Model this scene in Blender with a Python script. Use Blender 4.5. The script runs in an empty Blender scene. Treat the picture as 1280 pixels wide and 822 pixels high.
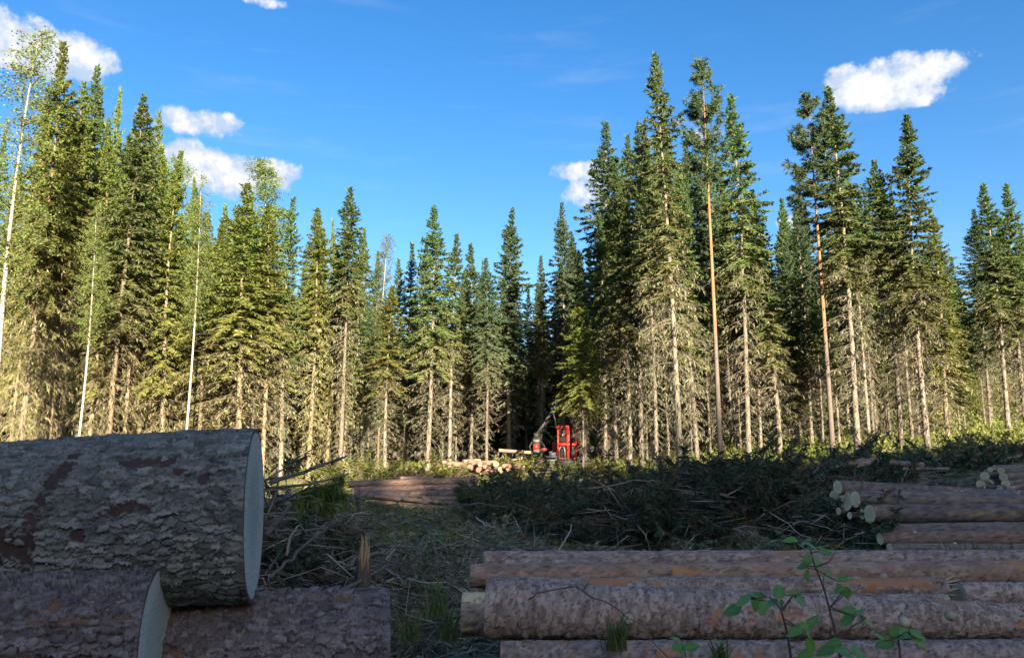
import bpy, math, random
import numpy as np
from mathutils import Vector, Matrix

C = bpy.context.scene.collection
scene = bpy.context.scene
R = math.radians
rng = np.random.default_rng(7)
random.seed(7)

# ------------------------------------------------------------------ camera, world, sun
PITCH = R(9.0)
F = 960.0
CAM = Vector((0, 0, 1.55))
cam_d = bpy.data.cameras.new('camera')
cam = bpy.data.objects.new('camera', cam_d)
C.objects.link(cam)
cam.location = CAM
cam.rotation_euler = (R(90) + PITCH, 0, 0)
cam_d.sensor_width = 36
cam_d.lens = 27.0
cam_d.clip_start = 0.05
cam_d.clip_end = 6000
scene.camera = cam

SUN_EL, SUN_AZ = R(19), R(20)          # sun behind the camera, to its right
EXPOSURE = 2.5
sun_dir = Vector((math.sin(SUN_AZ) * math.cos(SUN_EL), -math.cos(SUN_AZ) * math.cos(SUN_EL), math.sin(SUN_EL)))
sd = bpy.data.lights.new('sun', 'SUN')
sd.energy = 5.0
sd.angle = R(0.5)
sd.color = (1.0, 0.89, 0.72)
sun = bpy.data.objects.new('sun', sd)
C.objects.link(sun)
sun.rotation_euler = (-sun_dir).to_track_quat('-Z', 'Y').to_euler()
sun.location = (20, -40, 40)

scene.view_settings.view_transform = 'Standard'
scene.view_settings.look = 'None'
scene.view_settings.exposure = EXPOSURE
scene.view_settings.gamma = 1
scene.cycles.max_bounces = 6
scene.cycles.diffuse_bounces = 4
scene.cycles.glossy_bounces = 2
scene.cycles.transparent_max_bounces = 4
scene.cycles.transmission_bounces = 2


class NT:
    """small node-tree helper"""
    def __init__(self, tree):
        self.t = tree
        self.t.nodes.clear()

    def n(self, typ, props=None, **ins):
        nd = self.t.nodes.new(typ)
        for k, v in (props or {}).items():
            setattr(nd, k, v)
        for k, v in ins.items():
            key = k
            if k.startswith('i') and k[1:].isdigit():
                sock = nd.inputs[int(k[1:])]
            else:
                sock = nd.inputs[key.replace('_', ' ')]
            self.set(sock, v)
        return nd

    def set(self, sock, v):
        if isinstance(v, bpy.types.NodeSocket):
            self.t.links.new(v, sock)
        elif isinstance(v, bpy.types.Node):
            self.t.links.new(v.outputs[0], sock)
        else:
            if hasattr(sock.default_value, '__len__') and not hasattr(v, '__len__'):
                v = [v] * len(sock.default_value)
            if hasattr(sock.default_value, '__len__') and len(sock.default_value) == 4 and len(v) == 3:
                v = (*v, 1)
            sock.default_value = v

    def m(self, op, a, b=0.0, c=0.0, clamp=False):
        nd = self.t.nodes.new('ShaderNodeMath')
        nd.operation = op
        nd.use_clamp = clamp
        self.set(nd.inputs[0], a)
        self.set(nd.inputs[1], b)
        if len(nd.inputs) > 2:
            self.set(nd.inputs[2], c)
        return nd.outputs[0]

    def mix(self, f, a, b, blend='MIX'):
        nd = self.t.nodes.new('ShaderNodeMix')
        nd.data_type = 'RGBA'
        nd.blend_type = blend
        self.set(nd.inputs[0], f)
        self.set(nd.inputs[6], a)
        self.set(nd.inputs[7], b)
        return nd.outputs[2]

    def step(self, v, a, b, lo=0.0, hi=1.0):
        nd = self.t.nodes.new('ShaderNodeMapRange')
        nd.interpolation_type = 'SMOOTHSTEP'
        self.set(nd.inputs[0], v)
        for i, x in enumerate((a, b, lo, hi)):
            self.set(nd.inputs[i + 1], x)
        return nd.outputs[0]

    def noise(self, vec, scale, detail=4.0, rough=0.55, dist=0.0):
        nd = self.n('ShaderNodeTexNoise', None, Scale=scale, Detail=detail, Roughness=rough, Distortion=dist)
        if vec is not None:
            self.set(nd.inputs['Vector'], vec)
        return nd.outputs[0]

    def scaled(self, vec, s):
        nd = self.n('ShaderNodeMapping')
        self.set(nd.inputs['Vector'], vec)
        nd.inputs['Scale'].default_value = s
        return nd.outputs[0]


# ---- sky: Nishita plus a few fair-weather clouds by direction
world = bpy.data.worlds.new('World')
scene.world = world
world.use_nodes = True
w = NT(world.node_tree)
sky = w.n('ShaderNodeTexSky', {'sky_type': 'NISHITA', 'sun_disc': False, 'sun_elevation': SUN_EL,
                               'sun_rotation': math.pi - SUN_AZ, 'air_density': 1.0, 'dust_density': 1.5,
                               'ozone_density': 2.2, 'altitude': 100})
hs = w.n('ShaderNodeHueSaturation', None, Hue=0.505, Saturation=1.36, Value=1.0, Color=sky.outputs[0])
tc = w.n('ShaderNodeTexCoord')
sep = w.n('ShaderNodeSeparateXYZ', None, Vector=tc.outputs['Generated'])
az = w.m('ARCTAN2', sep.outputs[0], sep.outputs[1])
el = w.m('ARCSINE', sep.outputs[2])
warp = w.noise(tc.outputs['Generated'], 34.0, 6.0, 0.62)
warp2 = w.noise(tc.outputs['Generated'], 13.0, 5.0, 0.6)


def px_dir(px, py):
    cx, cy = (px - 640) / F, (411 - py) / F
    v = Vector((cx, math.cos(PITCH) - cy * math.sin(PITCH), math.sin(PITCH) + cy * math.cos(PITCH)))
    v.normalize()
    return math.atan2(v.x, v.y), math.asin(v.z)


dens = None
for (px, py, wx, wy, soft) in [(18, 56, 84, 34, 0.9), (100, 76, 42, 30, 0.9), (248, 153, 74, 18, 0.8), (268, 215, 82, 30, 1.0), (338, 218, 42, 20, 1.0),
                               (232, 196, 36, 22, 1.0), (727, 214, 46, 17, 0.9), (732, 240, 36, 24, 0.9),
                               (1100, 104, 72, 30, 1.0), (1160, 90, 56, 22, 1.0), (1120, 122, 66, 15, 0.95), (1060, 100, 40, 18, 0.9), (872, 170, 40, 14, 0.7), (988, 279, 18, 11, 0.9),
                               (330, 2, 46, 9, 0.5)]:
    a0, e0 = px_dir(px, py)
    sx, sy = wx / F * 0.95, wy / F * 0.95
    dx = w.m('DIVIDE', w.m('SUBTRACT', az, a0), sx)
    dy = w.m('DIVIDE', w.m('SUBTRACT', el, e0), sy)
    q = w.m('SUBTRACT', soft, w.m('ADD', w.m('MULTIPLY', dx, dx), w.m('MULTIPLY', dy, dy)))
    dens = q if dens is None else w.m('MAXIMUM', dens, q)
dd = w.m('ADD', dens, w.m('ADD', w.m('MULTIPLY', w.m('SUBTRACT', warp, 0.5), 2.6), w.m('MULTIPLY', w.m('SUBTRACT', warp2, 0.5), 1.6)))
cl = w.step(dd, -0.08, 0.55)
core = w.step(dd, 0.1, 1.5)
cirrus = w.step(w.noise(w.scaled(tc.outputs['Generated'], (3.0, 3.0, 22.0)), 1.6, 5.0, 0.6), 0.52, 0.8, 0.0, 0.16)
up = w.n('ShaderNodeVectorMath', {'operation': 'ADD'}, i0=tc.outputs['Generated'], i1=(0.006, 0.0, 0.014))
rel = w.m('MULTIPLY', w.m('SUBTRACT', warp, w.noise(up.outputs[0], 34.0, 6.0, 0.62)), 2.6)  # offset noise paints lit and shaded sides into the cloud colour
core = w.m('ADD', core, rel, clamp=True)
ccol = w.mix(core, (0.55, 0.67, 0.86), (0.98, 0.98, 1.0))
cirr_or = w.m('MAXIMUM', w.m('MULTIPLY', cl, 0.97), cirrus)
bg_sky = w.n('ShaderNodeBackground', None, Color=hs.outputs[0], Strength=0.0465)
bg_cl = w.n('ShaderNodeBackground', None, Color=ccol, Strength=0.19)
mixs = w.n('ShaderNodeMixShader', None, i0=cirr_or, i1=bg_sky.outputs[0], i2=bg_cl.outputs[0])
w.n('ShaderNodeOutputWorld', None, Surface=mixs.outputs[0])


# ------------------------------------------------------------------ helpers
def P(px, py, y):
    """the world point at depth y seen at photo pixel (px, py)"""
    cx, cy = (px - 640) / F, (411 - py) / F
    v = Vector((cx, math.cos(PITCH) - cy * math.sin(PITCH), math.sin(PITCH) + cy * math.cos(PITCH)))
    return CAM + v * (y / v.y)


def sstep(a, b, x):
    t = np.clip((np.asarray(x, float) - a) / (b - a), 0, 1)
    return t * t * (3 - 2 * t)


def ground(x, y):
    x = np.asarray(x, float)
    y = np.asarray(y, float)
    z = 0.085 * np.maximum(0, x - 1.5) * sstep(4, 14, y)
    z = z + 0.016 * np.maximum(0, np.minimum(y, 60) - 28)
    z = z + 0.2 * np.clip(y - 47, 0, 30) * sstep(16, 34, x)
    z = np.minimum(z, 9.0)
    z = z + np.clip(0.35 * (-20 - y), 0, 21)  # unseen rise behind the camera, added to shape the shade and skylight
    z = z + 0.05 * np.sin(x * 1.3 + 0.4 * y) * np.sin(y * 0.9) + 0.03 * np.sin(x * 3.1 - y * 2.3)
    return z


def gz(x, y):
    return float(ground(x, y))


def mesh_np(name, V, Q=None, T=None, attrs=None, smooth=False):
    V = np.asarray(V, np.float32).reshape(-1, 3)
    parts, starts, tot = [], [], 0
    for A, k in ((Q, 4), (T, 3)):
        if A is not None and len(A):
            A = np.asarray(A, np.int32).reshape(-1, k)
            parts.append(A.ravel())
            starts.append(tot + np.arange(len(A)) * k)
            tot += A.size
    me = bpy.data.meshes.new(name)
    me.vertices.add(len(V))
    me.vertices.foreach_set('co', V.ravel())
    me.loops.add(tot)
    me.loops.foreach_set('vertex_index', np.concatenate(parts).astype(np.int32))
    st = np.concatenate(starts).astype(np.int32)
    me.polygons.add(len(st))
    me.polygons.foreach_set('loop_start', st)
    if smooth:
        me.polygons.foreach_set('use_smooth', np.ones(len(st), bool))
    me.update(calc_edges=True)
    for k, a in (attrs or {}).items():
        a = np.asarray(a, np.float32)
        at = me.attributes.new(k, 'FLOAT', 'POINT')
        at.data.foreach_set('value', a.ravel())
    return me


class MB:
    """collects quads and triangles"""
    def __init__(self):
        self.V, self.Q, self.T, self.A, self.n = [], [], [], [], 0

    def add(self, V, Q=None, T=None, a=0.0):
        V = np.asarray(V, np.float32).reshape(-1, 3)
        if Q is not None and len(Q):
            self.Q.append(np.asarray(Q, np.int64).reshape(-1, 4) + self.n)
        if T is not None and len(T):
            self.T.append(np.asarray(T, np.int64).reshape(-1, 3) + self.n)
        self.V.append(V)
        self.A.append(np.broadcast_to(np.asarray(a, np.float32), (len(V),)).copy())
        self.n += len(V)

    def frusta(self, p0, p1, r0, r1, sides=3, a=0.0):
        """many straight tapered sticks at once"""
        p0, p1 = np.asarray(p0, float).reshape(-1, 3), np.asarray(p1, float).reshape(-1, 3)
        n = len(p0)
        if n == 0:
            return
        r0 = np.broadcast_to(np.asarray(r0, float), (n,))
        r1 = np.broadcast_to(np.asarray(r1, float), (n,))
        d = p1 - p0
        d /= np.linalg.norm(d, axis=1, keepdims=True) + 1e-9
        ref = np.where(np.abs(d[:, 2:3]) > 0.9, [[1.0, 0, 0]], [[0, 0, 1.0]])
        u = np.cross(d, ref)
        u /= np.linalg.norm(u, axis=1, keepdims=True) + 1e-9
        v = np.cross(d, u)
        th = np.arange(sides) * 2 * math.pi / sides
        ring = u[:, None, :] * np.cos(th)[None, :, None] + v[:, None, :] * np.sin(th)[None, :, None]
        V = np.concatenate([p0[:, None] + ring * r0[:, None, None], p1[:, None] + ring * r1[:, None, None]], 1)
        base = np.arange(n)[:, None, None] * 2 * sides
        i = np.arange(sides)
        j = (i + 1) % sides
        q = np.stack([i, j, j + sides, i + sides], 1)[None] + base
        av = np.repeat(np.broadcast_to(np.asarray(a, float), (n,)), 2 * sides)
        self.add(V.reshape(-1, 3), q.reshape(-1, 4), None, av)

    def blades(self, p, d, wv, l, a=0.0, mid=0.4):
        """many small leaf or needle-spray rhombi at once"""
        p, d, wv = (np.asarray(t, float).reshape(-1, 3) for t in (p, d, wv))
        n = len(p)
        if n == 0:
            return
        l = np.broadcast_to(np.asarray(l, float), (n,))[:, None]
        V = np.stack([p, p + d * l * mid + wv, p + d * l, p + d * l * mid - wv], 1)
        q = np.arange(4)[None] + np.arange(n)[:, None] * 4
        av = np.repeat(np.broadcast_to(np.asarray(a, float), (n,)), 4)
        self.add(V.reshape(-1, 3), q, None, av)

    def tube(self, path, radii, sides=8, caps=True, a=0.0, squash=None):
        path = np.asarray(path, float)
        n = len(path)
        radii = np.broadcast_to(np.asarray(radii, float), (n,))
        t = np.gradient(path, axis=0)
        t /= np.linalg.norm(t, axis=1, keepdims=True) + 1e-9
        ref = np.array([0, 0, 1.0]) if abs(t[0, 2]) < 0.8 else np.array([1.0, 0, 0])
        u = np.cross(t, ref)
        u /= np.linalg.norm(u, axis=1, keepdims=True) + 1e-9
        v = np.cross(t, u)
        th = np.arange(sides) * 2 * math.pi / sides
        V = path[:, None] + (u[:, None] * np.cos(th)[None, :, None] + v[:, None] * np.sin(th)[None, :, None]) * radii[:, None, None]
        i = np.arange(sides)
        j = (i + 1) % sides
        q = (np.stack([i, j, j + sides, i + sides], 1)[None] + (np.arange(n - 1) * sides)[:, None, None]).reshape(-1, 4)
        V = V.reshape(-1, 3)
        T = []
        if caps:
            V = np.vstack([V, path[:1], path[-1:]])
            c0, c1 = n * sides, n * sides + 1
            T = [(c0, int(y_), int(x_)) for x_, y_ in zip(i, j)] + [(c1, int(x_) + (n - 1) * sides, int(y_) + (n - 1) * sides) for x_, y_ in zip(i, j)]
        self.add(V, q, T, a)

    def box(self, c, s, rot=None, a=0.0):
        c, s = np.asarray(c, float), np.asarray(s, float) / 2
        V = np.array([[x, y, z] for x in (-1, 1) for y in (-1, 1) for z in (-1, 1)], float) * s
        if rot is not None:
            V = V @ np.array(rot).T
        self.add(V + c, [(0, 1, 3, 2), (4, 6, 7, 5), (0, 4, 5, 1), (2, 3, 7, 6), (0, 2, 6, 4), (1, 5, 7, 3)], None, a)

    def arrays(self):
        V = np.concatenate(self.V)
        Q = np.concatenate(self.Q) if self.Q else None
        T = np.concatenate(self.T) if self.T else None
        return V, Q, T, np.concatenate(self.A)

    def mesh(self, name, smooth=False):
        V, Q, T, A = self.arrays()
        return mesh_np(name, V, Q, T, {'tint': A}, smooth)


def obj(name, me, mat=None, parent=None, loc=None):
    o = bpy.data.objects.new(name, me)
    C.objects.link(o)
    if mat is not None and me is not None and not me.materials:
        me.materials.append(mat)
    if parent is not None:
        o.parent = parent
    if loc is not None:
        o.location = loc
    return o


def tag(o, label=None, cat=None, group=None, kind=None):
    for k, v in (('label', label), ('category', cat), ('group', group), ('kind', kind)):
        if v:
            o[k] = v
    return o


def thing(name, label, cat, loc=(0, 0, 0), group=None):
    return tag(obj(name, None, None, None, loc), label, cat, group)


def mat(name, rough=0.85, spec=0.25):
    m = bpy.data.materials.new(name)
    m.use_nodes = True
    t = NT(m.node_tree)
    b = t.n('ShaderNodeBsdfPrincipled', None, Roughness=rough)
    b.inputs['Specular IOR Level'].default_value = spec
    t.n('ShaderNodeOutputMaterial', None, Surface=b.outputs[0])
    return m, t, b


def attr(t, name):
    return t.n('ShaderNodeAttribute', {'attribute_name': name}).outputs['Fac']


# ------------------------------------------------------------------ materials
def foliage_mat(name, green, dry, trans=0.25, spread=0.5):
    """needles or leaves: 'tint' 0 is living green, 1 is dry; every spray and every tree a little different"""
    m = bpy.data.materials.new(name)
    m.use_nodes = True
    t = NT(m.node_tree)
    geo = t.n('ShaderNodeNewGeometry')
    oi = t.n('ShaderNodeObjectInfo')
    col = t.mix(attr(t, 'tint'), green, dry)
    k = t.m('ADD', 1.0 - spread * 0.6, t.m('MULTIPLY', geo.outputs['Random Per Island'], spread * 1.2))
    col = t.mix(1.0, col, t.n('ShaderNodeCombineColor', None, i0=k, i1=k, i2=k).outputs[0], 'MULTIPLY')
    hs = t.n('ShaderNodeHueSaturation', None, Color=col)
    t.set(hs.inputs['Hue'], t.m('ADD', 0.485, t.m('MULTIPLY', oi.outputs['Random'], 0.03)))
    t.set(hs.inputs['Value'], t.m('ADD', 0.8, t.m('MULTIPLY', oi.outputs['Random'], 0.4)))
    d = t.n('ShaderNodeBsdfPrincipled', None, Base_Color=hs.outputs[0], Roughness=0.75)
    d.inputs['Specular IOR Level'].default_value = 0.25
    tr = t.n('ShaderNodeBsdfTranslucent', None, Color=hs.outputs[0])
    mx = t.n('ShaderNodeMixShader', None, i0=trans, i1=d.outputs[0], i2=tr.outputs[0])
    t.n('ShaderNodeOutputMaterial', None, Surface=mx.outputs[0])
    return m


def trunk_mat(name, c1, c2, c3=None, scale=9.0):
    m, t, b = mat(name, 0.9, 0.1)
    tcn = t.n('ShaderNodeTexCoord')
    oi = t.n('ShaderNodeObjectInfo')
    v = t.scaled(tcn.outputs['Object'], (1, 1, 0.35))
    n1 = t.noise(v, scale, 5, 0.65)
    col = t.mix(t.step(n1, 0.35, 0.65), c1, c2)
    if c3 is not None:
        n2 = t.noise(tcn.outputs['Object'], 1.1, 3)
        col = t.mix(t.step(n2, 0.45, 0.7), col, c3)
    hs = t.n('ShaderNodeHueSaturation', None, Color=col)
    t.set(hs.inputs['Value'], t.m('ADD', 0.75, t.m('MULTIPLY', oi.outputs['Random'], 0.5)))
    t.set(b.inputs['Base Color'], hs.outputs[0])
    bp = t.n('ShaderNodeBump', None, Strength=0.6, Distance=0.03, Height=n1)
    t.set(b.inputs['Normal'], bp.outputs[0])
    return m


M = {}
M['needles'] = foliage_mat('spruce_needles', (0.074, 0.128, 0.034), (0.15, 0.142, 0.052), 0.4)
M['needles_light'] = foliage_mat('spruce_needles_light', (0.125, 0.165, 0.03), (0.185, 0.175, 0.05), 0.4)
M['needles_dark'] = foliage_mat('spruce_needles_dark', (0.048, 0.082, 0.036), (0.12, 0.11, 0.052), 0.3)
M['pine_needles'] = foliage_mat('pine_needles', (0.048, 0.085, 0.034), (0.14, 0.12, 0.05))
M['birch_leaves'] = foliage_mat('birch_leaves', (0.12, 0.17, 0.04), (0.2, 0.17, 0.06), 0.35)
M['dead_twigs'] = foliage_mat('dead_twigs', (0.135, 0.112, 0.074), (0.10, 0.10, 0.043), 0.0, 0.8)
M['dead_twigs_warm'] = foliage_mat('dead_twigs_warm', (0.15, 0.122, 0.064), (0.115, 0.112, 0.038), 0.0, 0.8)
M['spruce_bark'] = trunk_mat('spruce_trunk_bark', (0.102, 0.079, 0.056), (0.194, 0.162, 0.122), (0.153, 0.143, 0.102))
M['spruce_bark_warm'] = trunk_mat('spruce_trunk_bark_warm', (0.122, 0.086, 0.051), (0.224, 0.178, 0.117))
M['brush_needles'] = foliage_mat('cut_spruce_needles', (0.048, 0.076, 0.036), (0.15, 0.10, 0.05), 0.15, 0.7)
M['brush_twigs'] = foliage_mat('cut_twigs', (0.105, 0.075, 0.055), (0.34, 0.28, 0.21), 0.0, 0.8)
M['undergrowth'] = foliage_mat('undergrowth_leaves', (0.105, 0.124, 0.022), (0.225, 0.180, 0.075), 0.3, 0.7)
M['moss'] = foliage_mat('moss_and_grass', (0.10, 0.155, 0.028), (0.22, 0.18, 0.07), 0.3, 0.6)
M['woodland'] = foliage_mat('woodland_needles', (0.04, 0.065, 0.022), (0.1, 0.085, 0.04), 0.0)


def pine_trunk_mat():
    m, t, b = mat('pine_trunk_bark', 0.85, 0.15)
    tcn = t.n('ShaderNodeTexCoord')
    s = t.n('ShaderNodeSeparateXYZ', None, Vector=tcn.outputs['Object'])
    n1 = t.noise(t.scaled(tcn.outputs['Object'], (1, 1, 0.3)), 9, 5, 0.65)
    up = t.step(t.m('ADD', s.outputs[2], t.m('MULTIPLY', n1, 3.0)), 7.0, 9.5)
    low = t.mix(n1, (0.07, 0.052, 0.04), (0.16, 0.125, 0.1))
    hi = t.mix(n1, (0.18, 0.085, 0.04), (0.30, 0.15, 0.08))
    t.set(b.inputs['Base Color'], t.mix(up, low, hi))
    bp = t.n('ShaderNodeBump', None, Strength=0.6, Distance=0.03, Height=n1)
    t.set(b.inputs['Normal'], bp.outputs[0])
    return m


def birch_trunk_mat():
    m, t, b = mat('birch_trunk_bark', 0.75, 0.2)
    tcn = t.n('ShaderNodeTexCoord')
    n1 = t.noise(t.scaled(tcn.outputs['Object'], (1.5, 1.5, 5.0)), 2.2, 4, 0.7)
    n2 = t.noise(tcn.outputs['Object'], 0.8, 2)
    col = t.mix(t.step(n1, 0.56, 0.66), (0.30, 0.265, 0.21), (0.08, 0.07, 0.055))
    col = t.mix(t.step(n2, 0.45, 0.75), col, (0.22, 0.185, 0.13))
    t.set(b.inputs['Base Color'], col)
    return m


M['pine_bark'] = pine_trunk_mat()
M['birch_bark'] = birch_trunk_mat()


M['litter_needles'] = foliage_mat('litter_needles', (0.11, 0.15, 0.08), (0.28, 0.21, 0.12), 0.15, 0.8)


def ground_mat():
    m, t, b = mat('forest_floor', 0.95, 0.1)
    tcn = t.n('ShaderNodeTexCoord')
    n1 = t.noise(tcn.outputs['Object'], 0.55, 6, 0.65)
    n2 = t.noise(tcn.outputs['Object'], 9.0, 6, 0.7)
    n3 = t.noise(tcn.outputs['Object'], 1.7, 5, 0.6, 0.5)
    col = t.mix(t.step(n2, 0.3, 0.7), (0.085, 0.062, 0.042), (0.27, 0.21, 0.15))
    col = t.mix(t.step(n3, 0.48, 0.62), col, t.mix(n2, (0.06, 0.085, 0.022), (0.115, 0.145, 0.035)))
    col = t.mix(t.step(n1, 0.5, 0.75, 0, 0.8), col, t.mix(n2, (0.09, 0.075, 0.05), (0.2, 0.17, 0.12)))
    t.set(b.inputs['Base Color'], col)
    bp = t.n('ShaderNodeBump', None, Strength=1.0, Distance=0.12, Height=n2)
    t.set(b.inputs['Normal'], bp.outputs[0])
    return m


M['ground'] = ground_mat()


def simple(name, col, rough=0.6, metal=0.0, dirt=0.4, spec=0.4):
    m, t, b = mat(name, rough, spec)
    tcn = t.n('ShaderNodeTexCoord')
    n1 = t.noise(tcn.outputs['Object'], 6, 5, 0.65)
    c2 = tuple(c * (1 - dirt) + d * dirt * 0.5 for c, d in zip(col, (0.2, 0.16, 0.11)))
    t.set(b.inputs['Base Color'], t.mix(t.step(n1, 0.4, 0.7), col, c2))
    t.set(b.inputs['Roughness'], t.m('ADD', rough, t.m('MULTIPLY', n1, 0.2)))
    b.inputs['Metallic'].default_value = metal
    return m


# ------------------------------------------------------------------ trees
def trunk_mb(H, r0, g, bend=0.25, sides=10, n=26):
    s = np.linspace(0, 1, n)
    z = H * s
    ph = g.uniform(0, 6.28, 2)
    path = np.stack([bend * np.sin(s * 2.6 + ph[0]) * s, bend * np.sin(s * 2.1 + ph[1]) * s, z], 1)
    path -= path[0]
    rad = r0 * ((1 - s) ** 0.85 * 0.95 + 0.02) * (1 + 0.25 * np.exp(-z / 0.25))
    mb = MB()
    mb.tube(path, rad, sides)
    return mb, path


def on_path(path, z):
    return np.stack([np.interp(z, path[:, 2], path[:, k]) for k in (0, 1)] + [z], 1)


def branch_field(g, path, zs, L, e0, droop, tip, az):
    """points along many curved branches: returns fn(s)->(n,k,3)"""
    o = on_path(path, zs)
    def f(s):
        r = L[:, None] * s * np.cos(e0)[:, None] * (1 - 0.12 * s * s)
        z = L[:, None] * (np.sin(e0)[:, None] * s - droop[:, None] * s ** 2 + tip[:, None] * s ** 3)
        return o[:, None] + np.stack([r * np.cos(az)[:, None], r * np.sin(az)[:, None], z], -1)
    return f


def unit(v):
    return v / (np.linalg.norm(v, axis=-1, keepdims=True) + 1e-9)


def sprays(mb, g, f, L, az, tint, per_m=11.0, size=1.0, hang=0.7, w=0.031, s0=0.03):
    """needle sprays along and hanging from the branches"""
    n = np.maximum(5, (L * per_m).astype(int))
    idx = np.repeat(np.arange(len(L)), n)
    s = g.uniform(s0, 1.0, len(idx)) ** 0.85
    # evaluate per spray
    def at(sv):
        out = np.empty((len(idx), 3))
        order = idx
        p = f_single(f, order, sv)
        return p
    p = at(s)
    q = at(np.minimum(s + 0.05, 1.05))
    fw = unit(q - p)
    side = np.stack([-np.sin(az[idx]), np.cos(az[idx]), np.zeros(len(idx))], 1)
    down = np.array([[0, 0, -1.0]])
    for k, (a, b, c, ln) in enumerate([(0.75, 1.0, 0.15, 1.0), (0.75, -1.0, 0.15, 1.0), (0.25, 0.0, 1.0, 0.9), (0.5, 0.5, 0.8, 0.7), (0.5, -0.5, 0.8, 0.7)]):
        jit = g.normal(0, 0.28, (len(idx), 3))
        d = unit(fw * a + side * b + down * (c * hang + 0.0) + jit)
        ln_ = size * ln * (0.55 + 0.45 * np.minimum(1.0, L[idx] / 0.7)) * (0.13 + 0.30 * np.minimum(L[idx], 2.2) / 2.0 * (1.1 - s) ** 0.6) * g.uniform(0.6, 1.35, len(idx))
        r = g.normal(0, 1, (len(idx), 3))
        wv = unit(np.cross(d, r)) * (w * g.uniform(0.7, 1.3, (len(idx), 1)))
        mb.blades(p, d, wv, ln_, tint[idx] if hasattr(tint, '__len__') else tint)


def f_single(f, idx, sv):
    return f(sv, idx)


def branch_fn(path, zs, L, e0, droop, tip, az):
    o = on_path(path, zs)
    def f(s, idx):
        r = L[idx] * s * np.cos(e0[idx]) * (1 - 0.12 * s * s)
        z = L[idx] * (np.sin(e0[idx]) * s - droop[idx] * s ** 2 + tip[idx] * s ** 3)
        return o[idx] + np.stack([r * np.cos(az[idx]), r * np.sin(az[idx]), z], -1)
    return f


def limbs(mb, f, n, L, r0, segs=4, a=0.0, s1=1.0):
    idx = np.arange(n)
    ss = np.linspace(0, s1, segs + 1)
    prev = f(np.full(n, 0.0), idx)
    for k in range(segs):
        nx = f(np.full(n, ss[k + 1]), idx)
        mb.frusta(prev, nx, r0 * (1 - ss[k] * 0.85), r0 * (1 - ss[k + 1] * 0.85), 3, a)
        prev = nx


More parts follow.
